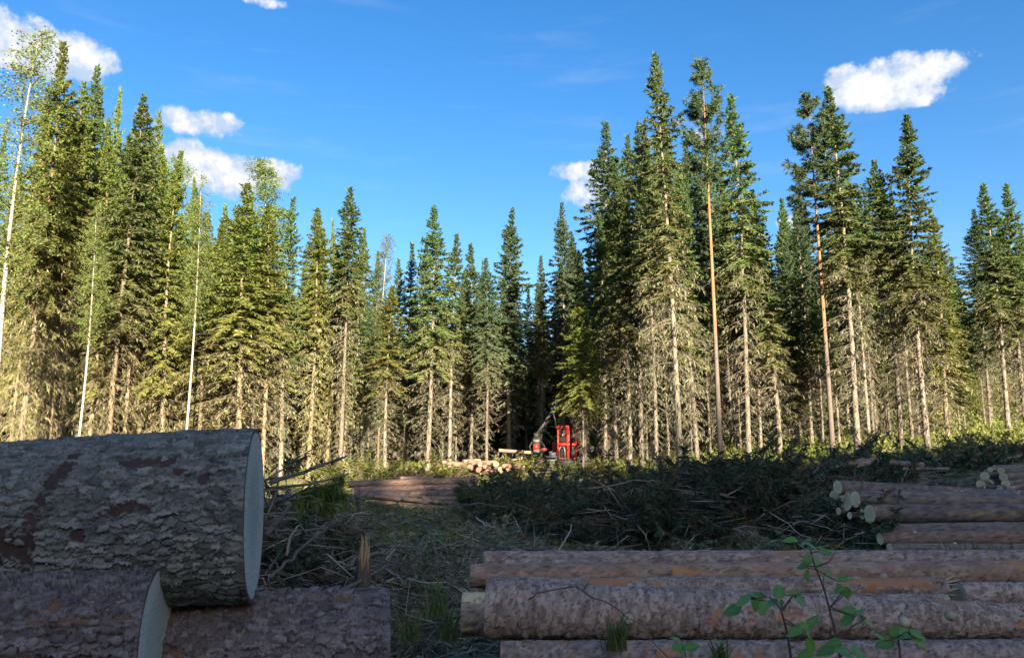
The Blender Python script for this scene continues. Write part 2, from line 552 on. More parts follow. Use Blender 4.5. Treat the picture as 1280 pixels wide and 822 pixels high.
def spruce(seed, H=20.0, zc=9.0, Rc=1.5, dead_from=1.2, dead_R=1.4, r0=0.122, per_m=15, hang=0.7, ragged=0.3, dry=0.0, dead_n=1.0,
           gap=0.0, shape=0.9, lichen=0.5, bend=0.25, crown_top_w=0.12):
    g = np.random.default_rng(seed)
    Rc *= 1.16
    zc -= 0.4
    dead_R *= 1.1
    tr, path = trunk_mb(H, r0, g, bend)
    # living crown
    zs, azs = [], []
    z = zc
    while z < H - 0.25:
        k = int(g.integers(4, 7))
        a0 = g.uniform(0, 6.28)
        for j in range(k):
            zs.append(z + g.normal(0, 0.07))
            azs.append(a0 + j * 6.283 / k + g.normal(0, 0.25))
        z += g.uniform(0.2, 0.38) * (0.6 if z > H - 4 else 1.0)
    zs, azs = np.array(zs), np.array(azs)
    t = np.clip((zs - zc) / (H - zc), 0, 1)
    L = Rc * (1 - t ** (1.75 / shape)) * g.uniform(1 - ragged, 1 + ragged * 0.5, len(zs)) + 0.06
    L *= 0.86 + 0.16 * np.sin(zs * 2.1 + np.sin(azs + seed) * 1.4 + seed)
    L = np.maximum(L, 0.12) * np.where(t < 0.12, 0.85, 1.0)
    keep = g.uniform(0, 1, len(zs)) > gap * (1 - t)
    zs, azs, L, t = zs[keep], azs[keep], L[keep], t[keep]
    e0 = np.clip(0.95 - 1.6 * (1 - t), -0.3, 0.9) + g.normal(0, 0.1, len(zs))
    droop = 0.38 + 0.25 * (1 - t) + g.normal(0, 0.05, len(zs))
    tip = 0.34 + g.normal(0, 0.06, len(zs))
    f = branch_fn(path, zs, L, e0, droop, tip, azs)
    tint = np.clip(dry + 0.8 * (1 - t) ** 1.6 * (0.4 + lichen) + g.normal(0, 0.16, len(zs)), 0, 1)
    cr = MB()
    limbs(cr, f, len(zs), L, 0.018 + 0.008 * L, 3, 1.0)
    sprays(cr, g, f, L, azs, tint, per_m, 1.0, hang)
    # the leading shoot
    cr.blades(np.repeat([path[-1] - [0, 0, 0.5]], 14, 0), unit(g.normal(0, 0.5, (14, 3)) + [0, 0, 1.2]), g.normal(0, 0.03, (14, 3)), g.uniform(0.25, 0.6, 14), 0.1)
    # bare dead branches below the crown
    zs, azs = [], []
    z = dead_from
    while z < zc + 1.5:
        k = max(1, int(round(g.integers(3, 7) * dead_n)))
        a0 = g.uniform(0, 6.28)
        for j in range(k):
            zs.append(z + g.normal(0, 0.1))
            azs.append(a0 + j * 6.283 / k + g.normal(0, 0.35))
        z += g.uniform(0.2, 0.38)
    zs, azs = np.array(zs), np.array(azs)
    u = np.clip((zs - dead_from) / max(0.5, zc - dead_from), 0, 1)
    L = dead_R * (0.5 + 0.45 * u) * g.uniform(0.3, 1.1, len(zs))
    e0 = -0.1 - 0.35 * (1 - u) + g.normal(0, 0.18, len(zs))
    droop = 0.45 + g.normal(0, 0.12, len(zs))
    tip = 0.28 + g.normal(0, 0.12, len(zs))
    f = branch_fn(path, zs, L, e0, droop, tip, azs)
    de = MB()
    limbs(de, f, len(zs), L, 0.014 + 0.005 * L, 5, 0.0)
    n = np.maximum(3, (L * (6 + 4 * lichen)).astype(int))
    idx = np.repeat(np.arange(len(L)), n)
    s = g.uniform(0.15, 1.0, len(idx))
    p = f(s, idx)
    q = f(s + 0.05, idx)
    fw = unit(q - p)
    side = np.stack([-np.sin(azs[idx]), np.cos(azs[idx]), np.zeros(len(idx))], 1) * g.choice([-1, 1], len(idx))[:, None]
    d = unit(fw * 0.6 + side * g.uniform(0.1, 0.9, (len(idx), 1)) + np.array([[0, 0, -1]]) * g.uniform(0.1, 1.1, (len(idx), 1)))
    ln = g.uniform(0.1, 0.5, len(idx)) * np.minimum(1.0, L[idx])
    de.frusta(p, p + d * ln[:, None], 0.0075, 0.003, 3, 0.0)
    # lichen and dry needles hanging from the upper dead branches
    m = g.uniform(0, 1, len(idx)) < lichen * (0.15 + 0.85 * u[idx])
    for _ in range(2):
        dd = unit(d[m] * 0.5 + np.array([[0, 0, -0.8]]) + g.normal(0, 0.35, (m.sum(), 3)))
        pp = p[m] + d[m] * (ln[m] * g.uniform(0, 1, m.sum()))[:, None]
        wv = unit(np.cross(dd, g.normal(0, 1, (m.sum(), 3)))) * 0.022
        de.blades(pp, dd, wv, g.uniform(0.12, 0.34, m.sum()), np.clip(g.normal(0.7, 0.3, m.sum()), 0, 1))
    return tr.mesh('trunk', True), cr.mesh('crown'), de.mesh('dead_branches')


def pine(seed, H=20.0, zc=12.5, Rc=1.35, r0=0.15):
    g = np.random.default_rng(seed)
    tr, path = trunk_mb(H, r0 * 0.78, g, 0.07)
    n = 92
    t = np.sort(g.uniform(0, 1, n))
    zs = zc + (H - zc) * t
    azs = g.uniform(0, 6.28, n)
    L = Rc * (0.25 + 0.95 * (1 - t) ** 0.55) * g.uniform(0.55, 1.1, n) * (0.55 + 0.45 * np.minimum(1, t * 5))
    e0 = 0.15 + 0.6 * t + g.normal(0, 0.15, n)
    f = branch_fn(path, zs, L, e0, 0.25 + g.normal(0, 0.08, n), 0.35 + g.normal(0, 0.08, n), azs)
    cr = MB()
    limbs(cr, f, n, L, 0.028, 4, 1.0)
    k = np.maximum(4, (L * 13).astype(int))
    idx = np.repeat(np.arange(n), k)
    s = g.uniform(0.3, 1.05, len(idx))
    p = f(s, idx) + g.normal(0, 0.07, (len(idx), 3))
    for _ in range(16):      # needle tufts: little stars
        d = unit(g.normal(0, 1, (len(idx), 3)) + [0, 0, 0.35])
        cr.blades(p, d, unit(np.cross(d, g.normal(0, 1, d.shape))) * 0.018, g.uniform(0.13, 0.24, len(idx)), np.clip(g.normal(0.08, 0.1, len(idx)), 0, 1))
    de = MB()
    m = 16
    zs = g.uniform(5, zc, m)
    azs = g.uniform(0, 6.28, m)
    L = g.uniform(0.25, 0.9, m)
    f = branch_fn(path, zs, L, g.normal(0, 0.2, m), np.full(m, 0.3), np.full(m, 0.1), azs)
    limbs(de, f, m, L, 0.016, 4)
    return tr.mesh('trunk', True), cr.mesh('crown'), de.mesh('dead_branches')


def birch(seed, H=20.0, zc=9.0, Rc=1.7, r0=0.11, lean=0.0, dens=1.0, leafy=9):
    g = np.random.default_rng(seed)
    tr, path = trunk_mb(H, r0, g, 0.4 + lean)
    n = int(85 * dens)
    t = np.sort(g.uniform(0, 1, n))
    zs = zc + (H - zc) * t
    azs = g.uniform(0, 6.28, n)
    L = Rc * (0.3 + 0.9 * (1 - t) ** 0.6) * g.uniform(0.6, 1.15, n) * (0.45 + 0.55 * np.minimum(1, t * 4))
    e0 = 0.85 + g.normal(0, 0.18, n)
    f = branch_fn(path, zs, L, e0, 0.35 + g.normal(0, 0.1, n), np.full(n, -0.05), azs)
    cr = MB()
    limbs(cr, f, n, L, 0.016, 5, 1.0)
    k = np.maximum(3, (L * 8).astype(int))
    idx = np.repeat(np.arange(n), k)
    s = g.uniform(0.35, 1.0, len(idx))
    p = f(s, idx)
    d = unit(g.normal(0, 0.7, (len(idx), 3)) + [0, 0, -0.4])
    ln = g.uniform(0.25, 0.75, len(idx))
    cr.frusta(p, p + d * ln[:, None], 0.005, 0.002, 3, 0.9)
    for _ in range(leafy):
        u = g.uniform(0.1, 1.0, len(idx))[:, None]
        pp = p + d * ln[:, None] * u + np.array([[0, 0, -0.25]]) * u * u + g.normal(0, 0.05, d.shape)
        dd = unit(g.normal(0, 1, d.shape) + [0, 0, -0.5])
        cr.blades(pp, dd, unit(np.cross(dd, g.normal(0, 1, d.shape))) * 0.03, g.uniform(0.05, 0.09, len(idx)), np.clip(g.normal(0.1, 0.15, len(idx)), 0, 1), 0.5)
    de = MB()
    m = 22
    zs = g.uniform(2.5, zc + 1, m)
    azs = g.uniform(0, 6.28, m)
    L = g.uniform(0.5, 1.7, m)
    f = branch_fn(path, zs, L, 0.5 + g.normal(0, 0.2, m), np.full(m, 0.3), np.full(m, -0.1), azs)
    limbs(de, f, m, L, 0.014, 5)
    return tr.mesh('trunk', True), cr.mesh('crown'), de.mesh('dead_branches')


TREE = {}
def reg(key, kind, meshes, tm, cm, dm):
    for me, mm in zip(meshes, (tm, cm, dm)):
        me.materials.append(M[mm])
    TREE[key] = (kind, meshes)


# edge spruces of several habits, all 20 m tall in their mesh
reg('tall', 'spruce', spruce(11, zc=9.5, Rc=1.45, lichen=0.7), 'spruce_bark', 'needles', 'dead_twigs')
reg('tall_b', 'spruce', spruce(12, zc=8.0, Rc=1.55, lichen=0.8, hang=0.95, ragged=0.4), 'spruce_bark', 'needles', 'dead_twigs')
reg('ragged', 'spruce', spruce(13, zc=8.5, Rc=1.25, lichen=0.9, hang=1.1, ragged=0.55, gap=0.35, dry=0.18, shape=0.75), 'spruce_bark', 'needles', 'dead_twigs')
reg('bare', 'spruce', spruce(14, zc=12.0, Rc=1.3, lichen=0.55, dead_R=1.25), 'spruce_bark', 'needles', 'dead_twigs')
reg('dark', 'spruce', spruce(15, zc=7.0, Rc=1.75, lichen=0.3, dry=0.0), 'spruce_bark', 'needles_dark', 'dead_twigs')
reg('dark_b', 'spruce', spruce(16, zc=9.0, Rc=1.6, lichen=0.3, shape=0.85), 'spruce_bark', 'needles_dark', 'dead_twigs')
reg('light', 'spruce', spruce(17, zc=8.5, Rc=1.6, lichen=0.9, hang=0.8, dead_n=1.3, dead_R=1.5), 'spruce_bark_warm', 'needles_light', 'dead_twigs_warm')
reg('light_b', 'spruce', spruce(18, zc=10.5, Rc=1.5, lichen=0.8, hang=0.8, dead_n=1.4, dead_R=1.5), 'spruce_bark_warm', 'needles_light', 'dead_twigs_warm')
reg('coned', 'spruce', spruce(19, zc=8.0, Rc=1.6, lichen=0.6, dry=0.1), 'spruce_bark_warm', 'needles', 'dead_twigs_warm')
reg('dry', 'spruce', spruce(20, zc=9.5, Rc=1.6, lichen=0.5, dry=0.45, dead_R=1.7, dead_n=1.1, dead_from=0.7, gap=0.3), 'spruce_bark', 'needles_light', 'dead_twigs')
reg('bushy', 'spruce', spruce(21, zc=8.0, Rc=3.0, lichen=0.3, hang=0.6, per_m=10, ragged=0.4), 'spruce_bark', 'needles_light', 'dead_twigs')
reg('pine', 'pine', pine(31), 'pine_bark', 'pine_needles', 'dead_twigs')
reg('birch', 'birch', birch(41, zc=7.5, Rc=1.6, r0=0.09, dens=1.5, leafy=8), 'birch_bark', 'birch_leaves', 'dead_twigs')
reg('birch_thin', 'birch', birch(42, zc=10, Rc=1.2, r0=0.075, dens=1.1, leafy=12), 'birch_bark', 'birch_leaves', 'dead_twigs')

reg('tall_c', 'spruce', spruce(51, zc=7.0, Rc=1.35, lichen=0.9, hang=1.2, ragged=0.5, gap=0.2, shape=0.75, bend=0.45), 'spruce_bark', 'needles', 'dead_twigs')
reg('light_c', 'spruce', spruce(52, zc=6.0, Rc=1.5, lichen=0.9, hang=1.0, ragged=0.5, dead_n=1.2, dead_R=1.6, shape=1.05, bend=0.4), 'spruce_bark_warm', 'needles_light', 'dead_twigs_warm')
reg('dark_c', 'spruce', spruce(53, zc=5.0, Rc=1.55, lichen=0.4, ragged=0.45, gap=0.15, shape=1.0), 'spruce_bark', 'needles_dark', 'dead_twigs')
reg('birch_leafy', 'birch', birch(54, zc=5.5, Rc=2.1, r0=0.07, dens=2.2, leafy=18), 'birch_bark', 'birch_leaves', 'dead_twigs')
NAMES = {'spruce': ('spruce_tree', 'spruce tree'), 'pine': ('pine_tree', 'pine tree'), 'birch': ('birch_tree', 'birch tree')}


def plant_tree(key, x, y, H, label, group, sw=None, rot=None, lean=(0, 0)):
    kind, (a, b, c) = TREE[key]
    nm, cat = NAMES[kind]
    root = thing(nm, label, cat, (x, y, gz(x, y) - 0.08), group)
    s = H / 20.0
    k = sw if sw is not None else s ** 0.6
    root.scale = (k, k, s)
    root.rotation_euler = (lean[0] + rng.normal(0, 0.007), lean[1] + (0 if kind == 'pine' else rng.normal(0, 0.009)), rng.uniform(0, 6.28) if rot is None else rot)
    obj('trunk', a, None, root)
    obj('crown', b, None, root)
    obj('dead_branches', c, None, root)['kind'] = 'stuff'
    return root


SKY_LINE = [(-400, 120), (0, 60), (60, 50), (180, 110), (215, 190), (300, 205), (345, 250), (440, 235), (480, 300), (530, 255), (590, 300), (640, 260), (675, 320), (700, 255), (770, 160), (838, 70),
            (920, 120), (968, 235), (1000, 200), (1040, 115), (1090, 190), (1125, 150), (1165, 260), (1190, 265), (1215, 310), (1240, 230), (1290, 240), (1700, 200)]


def sky_y(px):
    return float(np.interp(px, [p[0] for p in SKY_LINE], [p[1] for p in SKY_LINE]))


def edge(key, bx, by, top_y, D, label, sw=None, group=None, lean=(0, 0)):
    """a tree whose trunk foot is seen at (bx, by) at depth D and whose tip reaches photo row top_y"""
    p = P(bx, by, D)
    x = p.x
    g0 = gz(x, D)
    # height: solve for the row, a vertical trunk
    H = 18.0
    for _ in range(6):
        z = g0 + H
        dz = z - CAM.z
        dep = D * math.cos(PITCH) + dz * math.sin(PITCH)
        py = 411 - F * (dz * math.cos(PITCH) - D * math.sin(PITCH)) / dep
        H += (py - top_y) * D / F * 0.8
    return plant_tree(key, x, D, H, label, group, sw, None, lean)


EDGE_GROUP = 'tall trees along the edge of the clearing'
E = [
    # left block
    ('birch', -8, 560, 42, 25, 'white-barked birch leaning along the frame edge before the big cloud', 1.25),
    ('light', 24, 556, 48, 31, 'tall warm-trunked spruce just beside the white birch under the big cloud', 1.15),
    ('light_b', 62, 552, 96, 33, 'slender straw-twigged spruce, second from the white birch', 1.0),
    ('tall', 76, 552, 75, 36, 'spruce with dark pointed tip against the large cloud edge', 1.0),
    ('birch_thin', 96, 552, 250, 28, 'thin pale birch stem leaning among dry spruces behind the big log', 0.8),
    ('coned', 136, 548, 106, 32, 'spruce with reddish brown cone-laden top above the green crowns', 1.25),
    ('light_b', 156, 548, 170, 34, 'thin spruce tucked close behind the cone-topped spruce', 0.85),
    ('light_c', 205, 552, 186, 35, 'leafy green spruce whose tip meets the low white clouds', 1.15),
    ('birch_thin', 231, 548, 212, 29, 'straight slim birch with bright cream stem and feathery top', 0.8),
    ('light', 249, 548, 262, 34, 'bushy light green spruce next to the cream-stemmed birch', 1.0),
    ('light_b', 272, 548, 270, 36, 'narrow spruce between the cream-stemmed birch and the broad crown', 0.9),
    ('light', 300, 545, 222, 32, 'broad spruce under the rounded birch top below the double cloud', 1.3),
    ('birch_leafy', 312, 545, 200, 36, 'leafy birch with rounded top below the double cloud', 1.2),
    ('birch_leafy', 186, 548, 196, 37, 'light green birch crown between the cone-topped spruce and the low clouds', 1.1),
    ('tall_c', 497, 578, 322, 53, 'dark narrow spruce filling the notch before the broad green one', 1.0),
    ('dark_c', 1212, 556, 318, 55, 'dark lower spruce filling the gap before the edge pair', 1.0),
    ('light_c', 112, 550, 150, 35, 'drooping yellow-green spruce behind the leaning birch stem', 1.1),
    ('light_c', 172, 550, 175, 36, 'yellow-green spruce with hanging skirts beside the cone-topped one', 1.1),
    ('light_c', 408, 572, 300, 39, 'lower yellow-green spruce between the two pointed central ones', 1.0),
    ('tall_c', 452, 578, 330, 42, 'low drooping spruce behind the short half-dead one', 1.0),
    ('light_b', 328, 565, 252, 34, 'spruce with pale green crown rising over the big log end', 1.0),
    ('tall_c', 352, 570, 240, 36, 'dark-tipped spruce with straight straw trunk past the big log end', 1.0),
    ('light_b', 385, 572, 256, 37, 'spruce with warm trunk and hanging dry twigs beside the tallest central pair', 1.0),
    ('bare', 425, 574, 232, 36, 'pointed spruce with long bare reddish trunk above the log stack', 1.0),
    ('birch', 470, 576, 292, 58, 'pale grey-leaved birch crown rising behind the short dry spruce', 1.2),
    ('dry', 481, 588, 352, 37, 'short half-dead spruce with bare fishbone branches standing forward', 0.9),
    ('tall_b', 534, 580, 252, 44, 'broad green spruce with tallest tip left of the harvester opening', 1.35),
    ('dark_c', 506, 580, 300, 50, 'dark spruce crowded behind the broad green spruce', 1.1),
    ('tall', 562, 578, 288, 48, 'pale green narrow spruce of a close pair over the sunlit billets', 1.1),
    ('tall_b', 588, 578, 300, 50, 'drooping brown-skirted spruce, second of the close pair over the billets', 1.1),
    ('dark_b', 608, 582, 318, 46, 'slim spruce whose bare trunk rises from the sunlit billet pile', 0.9),
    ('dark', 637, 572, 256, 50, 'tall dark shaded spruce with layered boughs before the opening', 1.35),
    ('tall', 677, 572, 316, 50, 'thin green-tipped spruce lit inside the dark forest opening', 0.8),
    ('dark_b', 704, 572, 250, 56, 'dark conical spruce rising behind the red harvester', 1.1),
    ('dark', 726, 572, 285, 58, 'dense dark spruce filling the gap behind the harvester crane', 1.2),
    # stand right of the harvester
    ('bushy', 729, 588, 368, 39.6, 'low bushy bright spruce overhanging the red harvester', 0.62),
    ('tall_b', 757, 590, 262, 44, 'leafy spruce at the corner of the stand beside the harvester', 1.15),
    ('dark_b', 770, 584, 153, 46, 'dark blunt-topped spruce beside the small mid-sky cloud', 1.5),
    ('tall_b', 788, 578, 205, 38, 'grey-twigged spruce with thick trunk just past the corner tree', 1.1),
    ('ragged', 802, 580, 143, 38, 'spruce with gappy top immediately before the tallest tree', 1.15),
    ('bare', 820, 576, 222, 36, 'clean pale-trunked spruce between two thick grey trunks', 0.95),
    ('ragged', 850, 582, 57, 32, 'tallest spruce of all, with ragged clumpy spire', 1.25),
    ('tall_c', 872, 576, 196, 37, 'spruce hidden behind the red-barked pine', 1.0),
    ('pine', 901, 580, 80, 33, 'tall pine with orange-red upper stem next to the tallest spruce', 1.1),
    ('tall', 936, 574, 117, 36, 'broad dark spruce with drooping boughs just past the orange pine', 1.25),
    ('tall_c', 976, 576, 230, 37, 'rounded green spruce below the tiny cloud', 1.1),
    ('bare', 952, 576, 285, 41, 'thin spruce half hidden by the broad dark spruce', 0.85),
    ('pine', 1041, 566, 120, 34, 'pine with pinkish bare stem beside the second-tallest spire', 1.15),
    ('tall', 1072, 560, 106, 34, 'tall spruce with feathery spire directly under the right cloud', 1.35),
    ('dark_b', 1016, 572, 262, 44, 'dark low spruce filling the gap before the pinkish pine', 1.0),
    ('bare', 1088, 565, 235, 38, 'thin straight-stemmed spruce behind the feathery spire', 0.85),
    ('bare', 1128, 576, 196, 34, 'spruce with two bare stems side by side before the dense pointed one', 1.0),
    ('tall_b', 1161, 574, 143, 33, 'dense pointed spruce towering at the right end of the stand', 1.2),
    ('light_c', 1186, 570, 255, 38, 'light green spruce sloping down at the end of the tall stand', 1.05),
    ('bare', 1143, 572, 300, 38, 'slim spruce stem just before the dense pointed spruce', 0.8),
    ('dark', 1243, 556, 262, 50, 'dark blue-green spruce alone in the sky gap', 1.25),
    ('tall', 1262, 552, 227, 40, 'first of two close spruces near the frame edge', 1.15),
    ('tall_b', 1285, 552, 227, 40, 'second of two close spruces near the frame edge', 1.1),
    ('bushy', 1208, 556, 440, 44, 'young bright green spruce under the dark blue-green one', 0.55),
]
REFS = ['white-barked birch', 'tall spruce beside the white birch', 'slender straw-twigged spruce', 'dark pointed spruce by the big cloud', 'thin leaning birch stem', 'cone-topped spruce', 'thin spruce by the cone-topped one', 'leafy spruce under the low clouds', 'cream-stemmed birch', 'bushy spruce by the cream birch', 'narrow spruce past the cream birch', 'broad spruce under the rounded birch', 'round-topped leafy birch', 'light birch crown', 'notch-filling dark spruce', 'gap-filling dark spruce', 'drooping spruce by the leaning birch', 'skirted yellow-green spruce', 'lower yellow-green central spruce', 'low drooping spruce', 'spruce over the big log end', 'dark-tipped straw-trunked spruce', 'dry-twigged spruce by the central pair', 'pointed reddish-trunked spruce', 'pale grey birch', 'short half-dead spruce', 'broad green spruce', 'crowded dark spruce', 'first spruce over the billets', 'second spruce over the billets', 'slim spruce at the billet pile', 'tall shaded spruce', 'thin lit spruce', 'dark spruce behind the harvester', 'dense spruce behind the crane', 'low bushy spruce at the harvester', 'leafy corner spruce', 'blunt-topped dark spruce', 'grey-twigged spruce', 'gappy-topped spruce', 'clean-trunked spruce', 'tallest spruce', 'spruce behind the red pine', 'orange-stemmed pine', 'broad dark drooping spruce', 'rounded spruce under the tiny cloud', 'thin half-hidden spruce', 'pinkish-stemmed pine', 'feathery spire', 'dark low gap spruce', 'thin straight-stemmed spruce', 'double-stemmed spruce', 'dense pointed spruce', 'light green end spruce', 'slim stem by the pointed spruce', 'dark blue-green spruce', 'first edge pair spruce', 'second edge pair spruce', 'young bright spruce']
taken = []
fronts = []
for key, bx, by, ty, D, label, sw in E:
    o = edge(key, bx, by, ty, D, label, sw * 0.95)
    fronts.append((bx, D))
    taken.append((o.location.x, o.location.y))


def forest_edge(px):
    return float(np.interp(px, [-400, 0, 300, 430, 500, 640, 720, 760, 850, 1050, 1160, 1280, 1700], [26, 33, 36, 40, 50, 54, 52, 43, 37, 37, 37, 46, 40]))


# trunks one sees between and behind the edge trees
FILL = {'l': ('spruce with warm straw twigs crowded among the sunlit trees behind the big log', 'spruces among the sunlit trees behind the big log'),
        'c': ('spruce standing deep in the dark forest around the harvester opening', 'spruces deep in the forest around the harvester opening'),
        'r': ('slim pale-trunked spruce inside the stand past the harvester', 'slim spruces inside the stand past the harvester'),
        'h': ('spruce on the mossy slope at the end of the stand', 'spruces on the mossy slope')}
count, tries = 0, 0
while count < 232 and tries < 6000:
    tries += 1
    px = rng.uniform(-60, 1345)
    D = forest_edge(px) + 2.0 + 34 * rng.uniform(0, 1) ** 1.9
    x = (px - 640) / 960 * D * 1.0
    mind = 1.05 if D < 52 else 1.5
    if any((x - a) ** 2 + (D - b) ** 2 < mind * mind for a, b in taken):
        continue
    if math.hypot(x - 2.9, D - 43) < 4.0 or (655 < px < 752 and D < 50) or (735 < px < 800 and D < 44):
        continue
    taken.append((x, D))
    front = D < forest_edge(px) + 7
    zone = 'l' if px < 420 else 'c' if px < 745 else 'r' if px < 1165 else 'h'
    if zone == 'l':
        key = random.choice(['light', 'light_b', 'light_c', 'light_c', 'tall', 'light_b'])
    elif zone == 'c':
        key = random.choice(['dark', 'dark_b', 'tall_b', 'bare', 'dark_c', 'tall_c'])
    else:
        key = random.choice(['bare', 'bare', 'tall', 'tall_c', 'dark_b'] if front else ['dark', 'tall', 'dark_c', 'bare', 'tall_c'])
    if zone == 'h' and D > 58 and rng.uniform() < 0.5:
        continue
    ty = sky_y(px) + rng.uniform(25, 120) + (40 if front else 0)
    # depth-true height whose tip stays under the skyline
    dirv = P(px, ty, D)
    H = float(np.clip(dirv.z - gz(x, D), 8.0, 25.0))
    if front and zone in 'r' and rng.uniform() < 0.4:
        H *= 0.72
    k = min(range(len(fronts)), key=lambda i: abs(fronts[i][0] - px) * 0.05 + max(0, fronts[i][1] - D + 1) * 2)
    dep = D - fronts[k][1]
    how = ('close behind' if dep < 4 else 'a bit behind' if dep < 9 else 'well behind' if dep < 16 else 'far behind')
    side = 'to the left' if px < fronts[k][0] else 'to the right'
    tone = 'warm-twigged' if zone == 'l' else 'shaded' if zone == 'c' else 'pale-trunked' if zone == 'r' else 'slope-grown'
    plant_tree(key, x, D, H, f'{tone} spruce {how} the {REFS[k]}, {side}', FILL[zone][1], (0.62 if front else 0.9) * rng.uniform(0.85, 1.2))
    count += 1


# ---- the far part of the forest, one dark mass behind the counted trees
fw_mb = MB()
g = np.random.default_rng(78)
# ---- the woods that stand behind the photographer and shade the clearing (one mass, out of view)
def coarse_spruce(mb, x, y, H, Rw, g):
    n = int(H * 26)
    t = g.uniform(0.03, 1, n)
    a = g.uniform(0, 6.28, n)
    L = Rw * (1 - t) ** 0.7 * g.uniform(0.6, 1.1, n) + 0.15
    z = gz(x, y) + H * (0.06 + 0.94 * t)
    p = np.stack([np.full(n, x), np.full(n, y), z], 1)
    d = unit(np.stack([np.cos(a), np.sin(a), np.full(n, -0.25)], 1))
    sd_ = np.stack([-np.sin(a), np.cos(a), np.zeros(n)], 1)
    mb.blades(p, d, sd_ * (0.35 * L[:, None]), L, 0.2, 0.55)
    mb.frusta([[x, y, gz(x, y) - 0.2]], [[x, y, gz(x, y) + H]], 0.17, 0.02, 6, 1.0)


wl = MB()
g = np.random.default_rng(77)
for row in range(4):
    for x in np.arange(4, 96, 1.6):
        yy = -80 - row * 2.6 + g.normal(0, 0.5)
        xx = x + g.normal(0, 0.5)
        base = np.interp(xx, [5, 22, 27, 32, 36, 42, 47, 52, 57, 90], [31, 36, 38, 41, 42.5, 43.6, 45.4, 44.2, 43.4, 43.4]) - gz(xx, yy)
        coarse_spruce(wl, xx, yy, base + 1.0 * row + g.normal(0, 1.0), 2.3, g)
tag(obj('woodland', wl.mesh('woodland'), M['woodland']), 'dense spruce woods on an added unseen rise behind the viewpoint', 'woods', None, 'stuff')
g = np.random.default_rng(79)
for k in range(620):
    px = g.uniform(-420, 1700)
    D = g.uniform(76, 122)
    x = (px - 640) / 960 * D
    H = float(np.clip(P(px, sky_y(px) + g.uniform(60, 150), D).z - gz(x, D), 6, 17))
    coarse_spruce(fw_mb, x, D, H, 2.6, g)
tag(obj('far_forest', fw_mb.mesh('far_forest'), M['woodland']), 'dark mass of forest far behind the trunks', 'forest', None, 'stuff')
#__GROUND__
# ------------------------------------------------------------------ ground
def make_ground():
    xs = np.unique(np.concatenate([np.linspace(-700, -60, 14), np.linspace(-60, -14, 60), np.linspace(-14, 16, 240), np.linspace(16, 60, 70), np.linspace(60, 700, 14)]))
    ys = np.unique(np.concatenate([np.linspace(-200, -14, 12), np.linspace(-14, 2, 20), np.linspace(2, 26, 220), np.linspace(26, 90, 110), np.linspace(90, 1500, 16)]))
    X, Y = np.meshgrid(xs, ys)
    Z = ground(X, Y)
    g = np.random.default_rng(3)
    near = (np.abs(X) < 16) & (Y < 40) & (Y > 1)
    Z = Z + np.where(near, g.normal(0, 0.018, X.shape), 0)
    V = np.stack([X, Y, Z], -1).reshape(-1, 3)
    nx, ny = len(xs), len(ys)
    i = (np.arange(ny - 1)[:, None] * nx + np.arange(nx - 1)[None]).ravel()
    me = mesh_np('ground', V, np.stack([i, i + 1, i + nx + 1, i + nx], 1), None, None, True)
    tag(obj('ground', me, M['ground']), 'churned forest floor of moss, needles and twigs across the clearing', None, None, 'structure')


make_ground()
#__LOGS__
# ------------------------------------------------------------------ logs
def worley(u, v, su, sv, seed, jit=0.85):
    """cell centres distances in a jittered grid: F1, F2, cell random, offsets to the centre"""
    a, b = u / su, v / sv
    ia, ib = np.floor(a).astype(int), np.floor(b).astype(int)
    f1 = np.full(u.shape, 9.0)
    f2 = np.full(u.shape, 9.0)
    cr = np.zeros(u.shape)
    oa = np.zeros(u.shape)
    ob = np.zeros(u.shape)
    def h(i, j, k):
        x = np.sin(i * 127.1 + j * 311.7 + k * 74.7 + seed * 13.13) * 43758.5453
        return x - np.floor(x)
    for di in (-1, 0, 1):
        for dj in (-1, 0, 1):
            i, j = ia + di, ib + dj
            cx = i + 0.5 + (h(i, j, 1) - 0.5) * jit + 0.5 * (j % 2)
            cy = j + 0.5 + (h(i, j, 2) - 0.5) * jit
            dx, dy = a - cx, b - cy
            d = np.sqrt(dx * dx + dy * dy)
            near = d < f1
            f2 = np.where(near, f1, np.minimum(f2, d))
            cr = np.where(near, h(i, j, 3), cr)
            oa = np.where(near, dx, oa)
            ob = np.where(near, dy, ob)
            f1 = np.where(near, d, f1)
    return f1, f2, cr, oa, ob


def vnoise(u, v, seed, octv=4):
    """value noise"""
    out = np.zeros(np.broadcast(u, v).shape)
    amp, tot = 1.0, 0.0
    for o in range(octv):
        a, b = u * 2 ** o, v * 2 ** o
        ia, ib = np.floor(a), np.floor(b)
        fa, fb = a - ia, b - ib
        fa, fb = fa * fa * (3 - 2 * fa), fb * fb * (3 - 2 * fb)
        def h(i, j):
            x = np.sin(i * 127.1 + j * 311.7 + (seed + o) * 17.17) * 43758.5453
            return x - np.floor(x)
        out += amp * ((h(ia, ib) * (1 - fa) + h(ia + 1, ib) * fa) * (1 - fb) + (h(ia, ib + 1) * (1 - fa) + h(ia + 1, ib + 1) * fa) * fb)
        tot += amp
        amp *= 0.5
    return out / tot


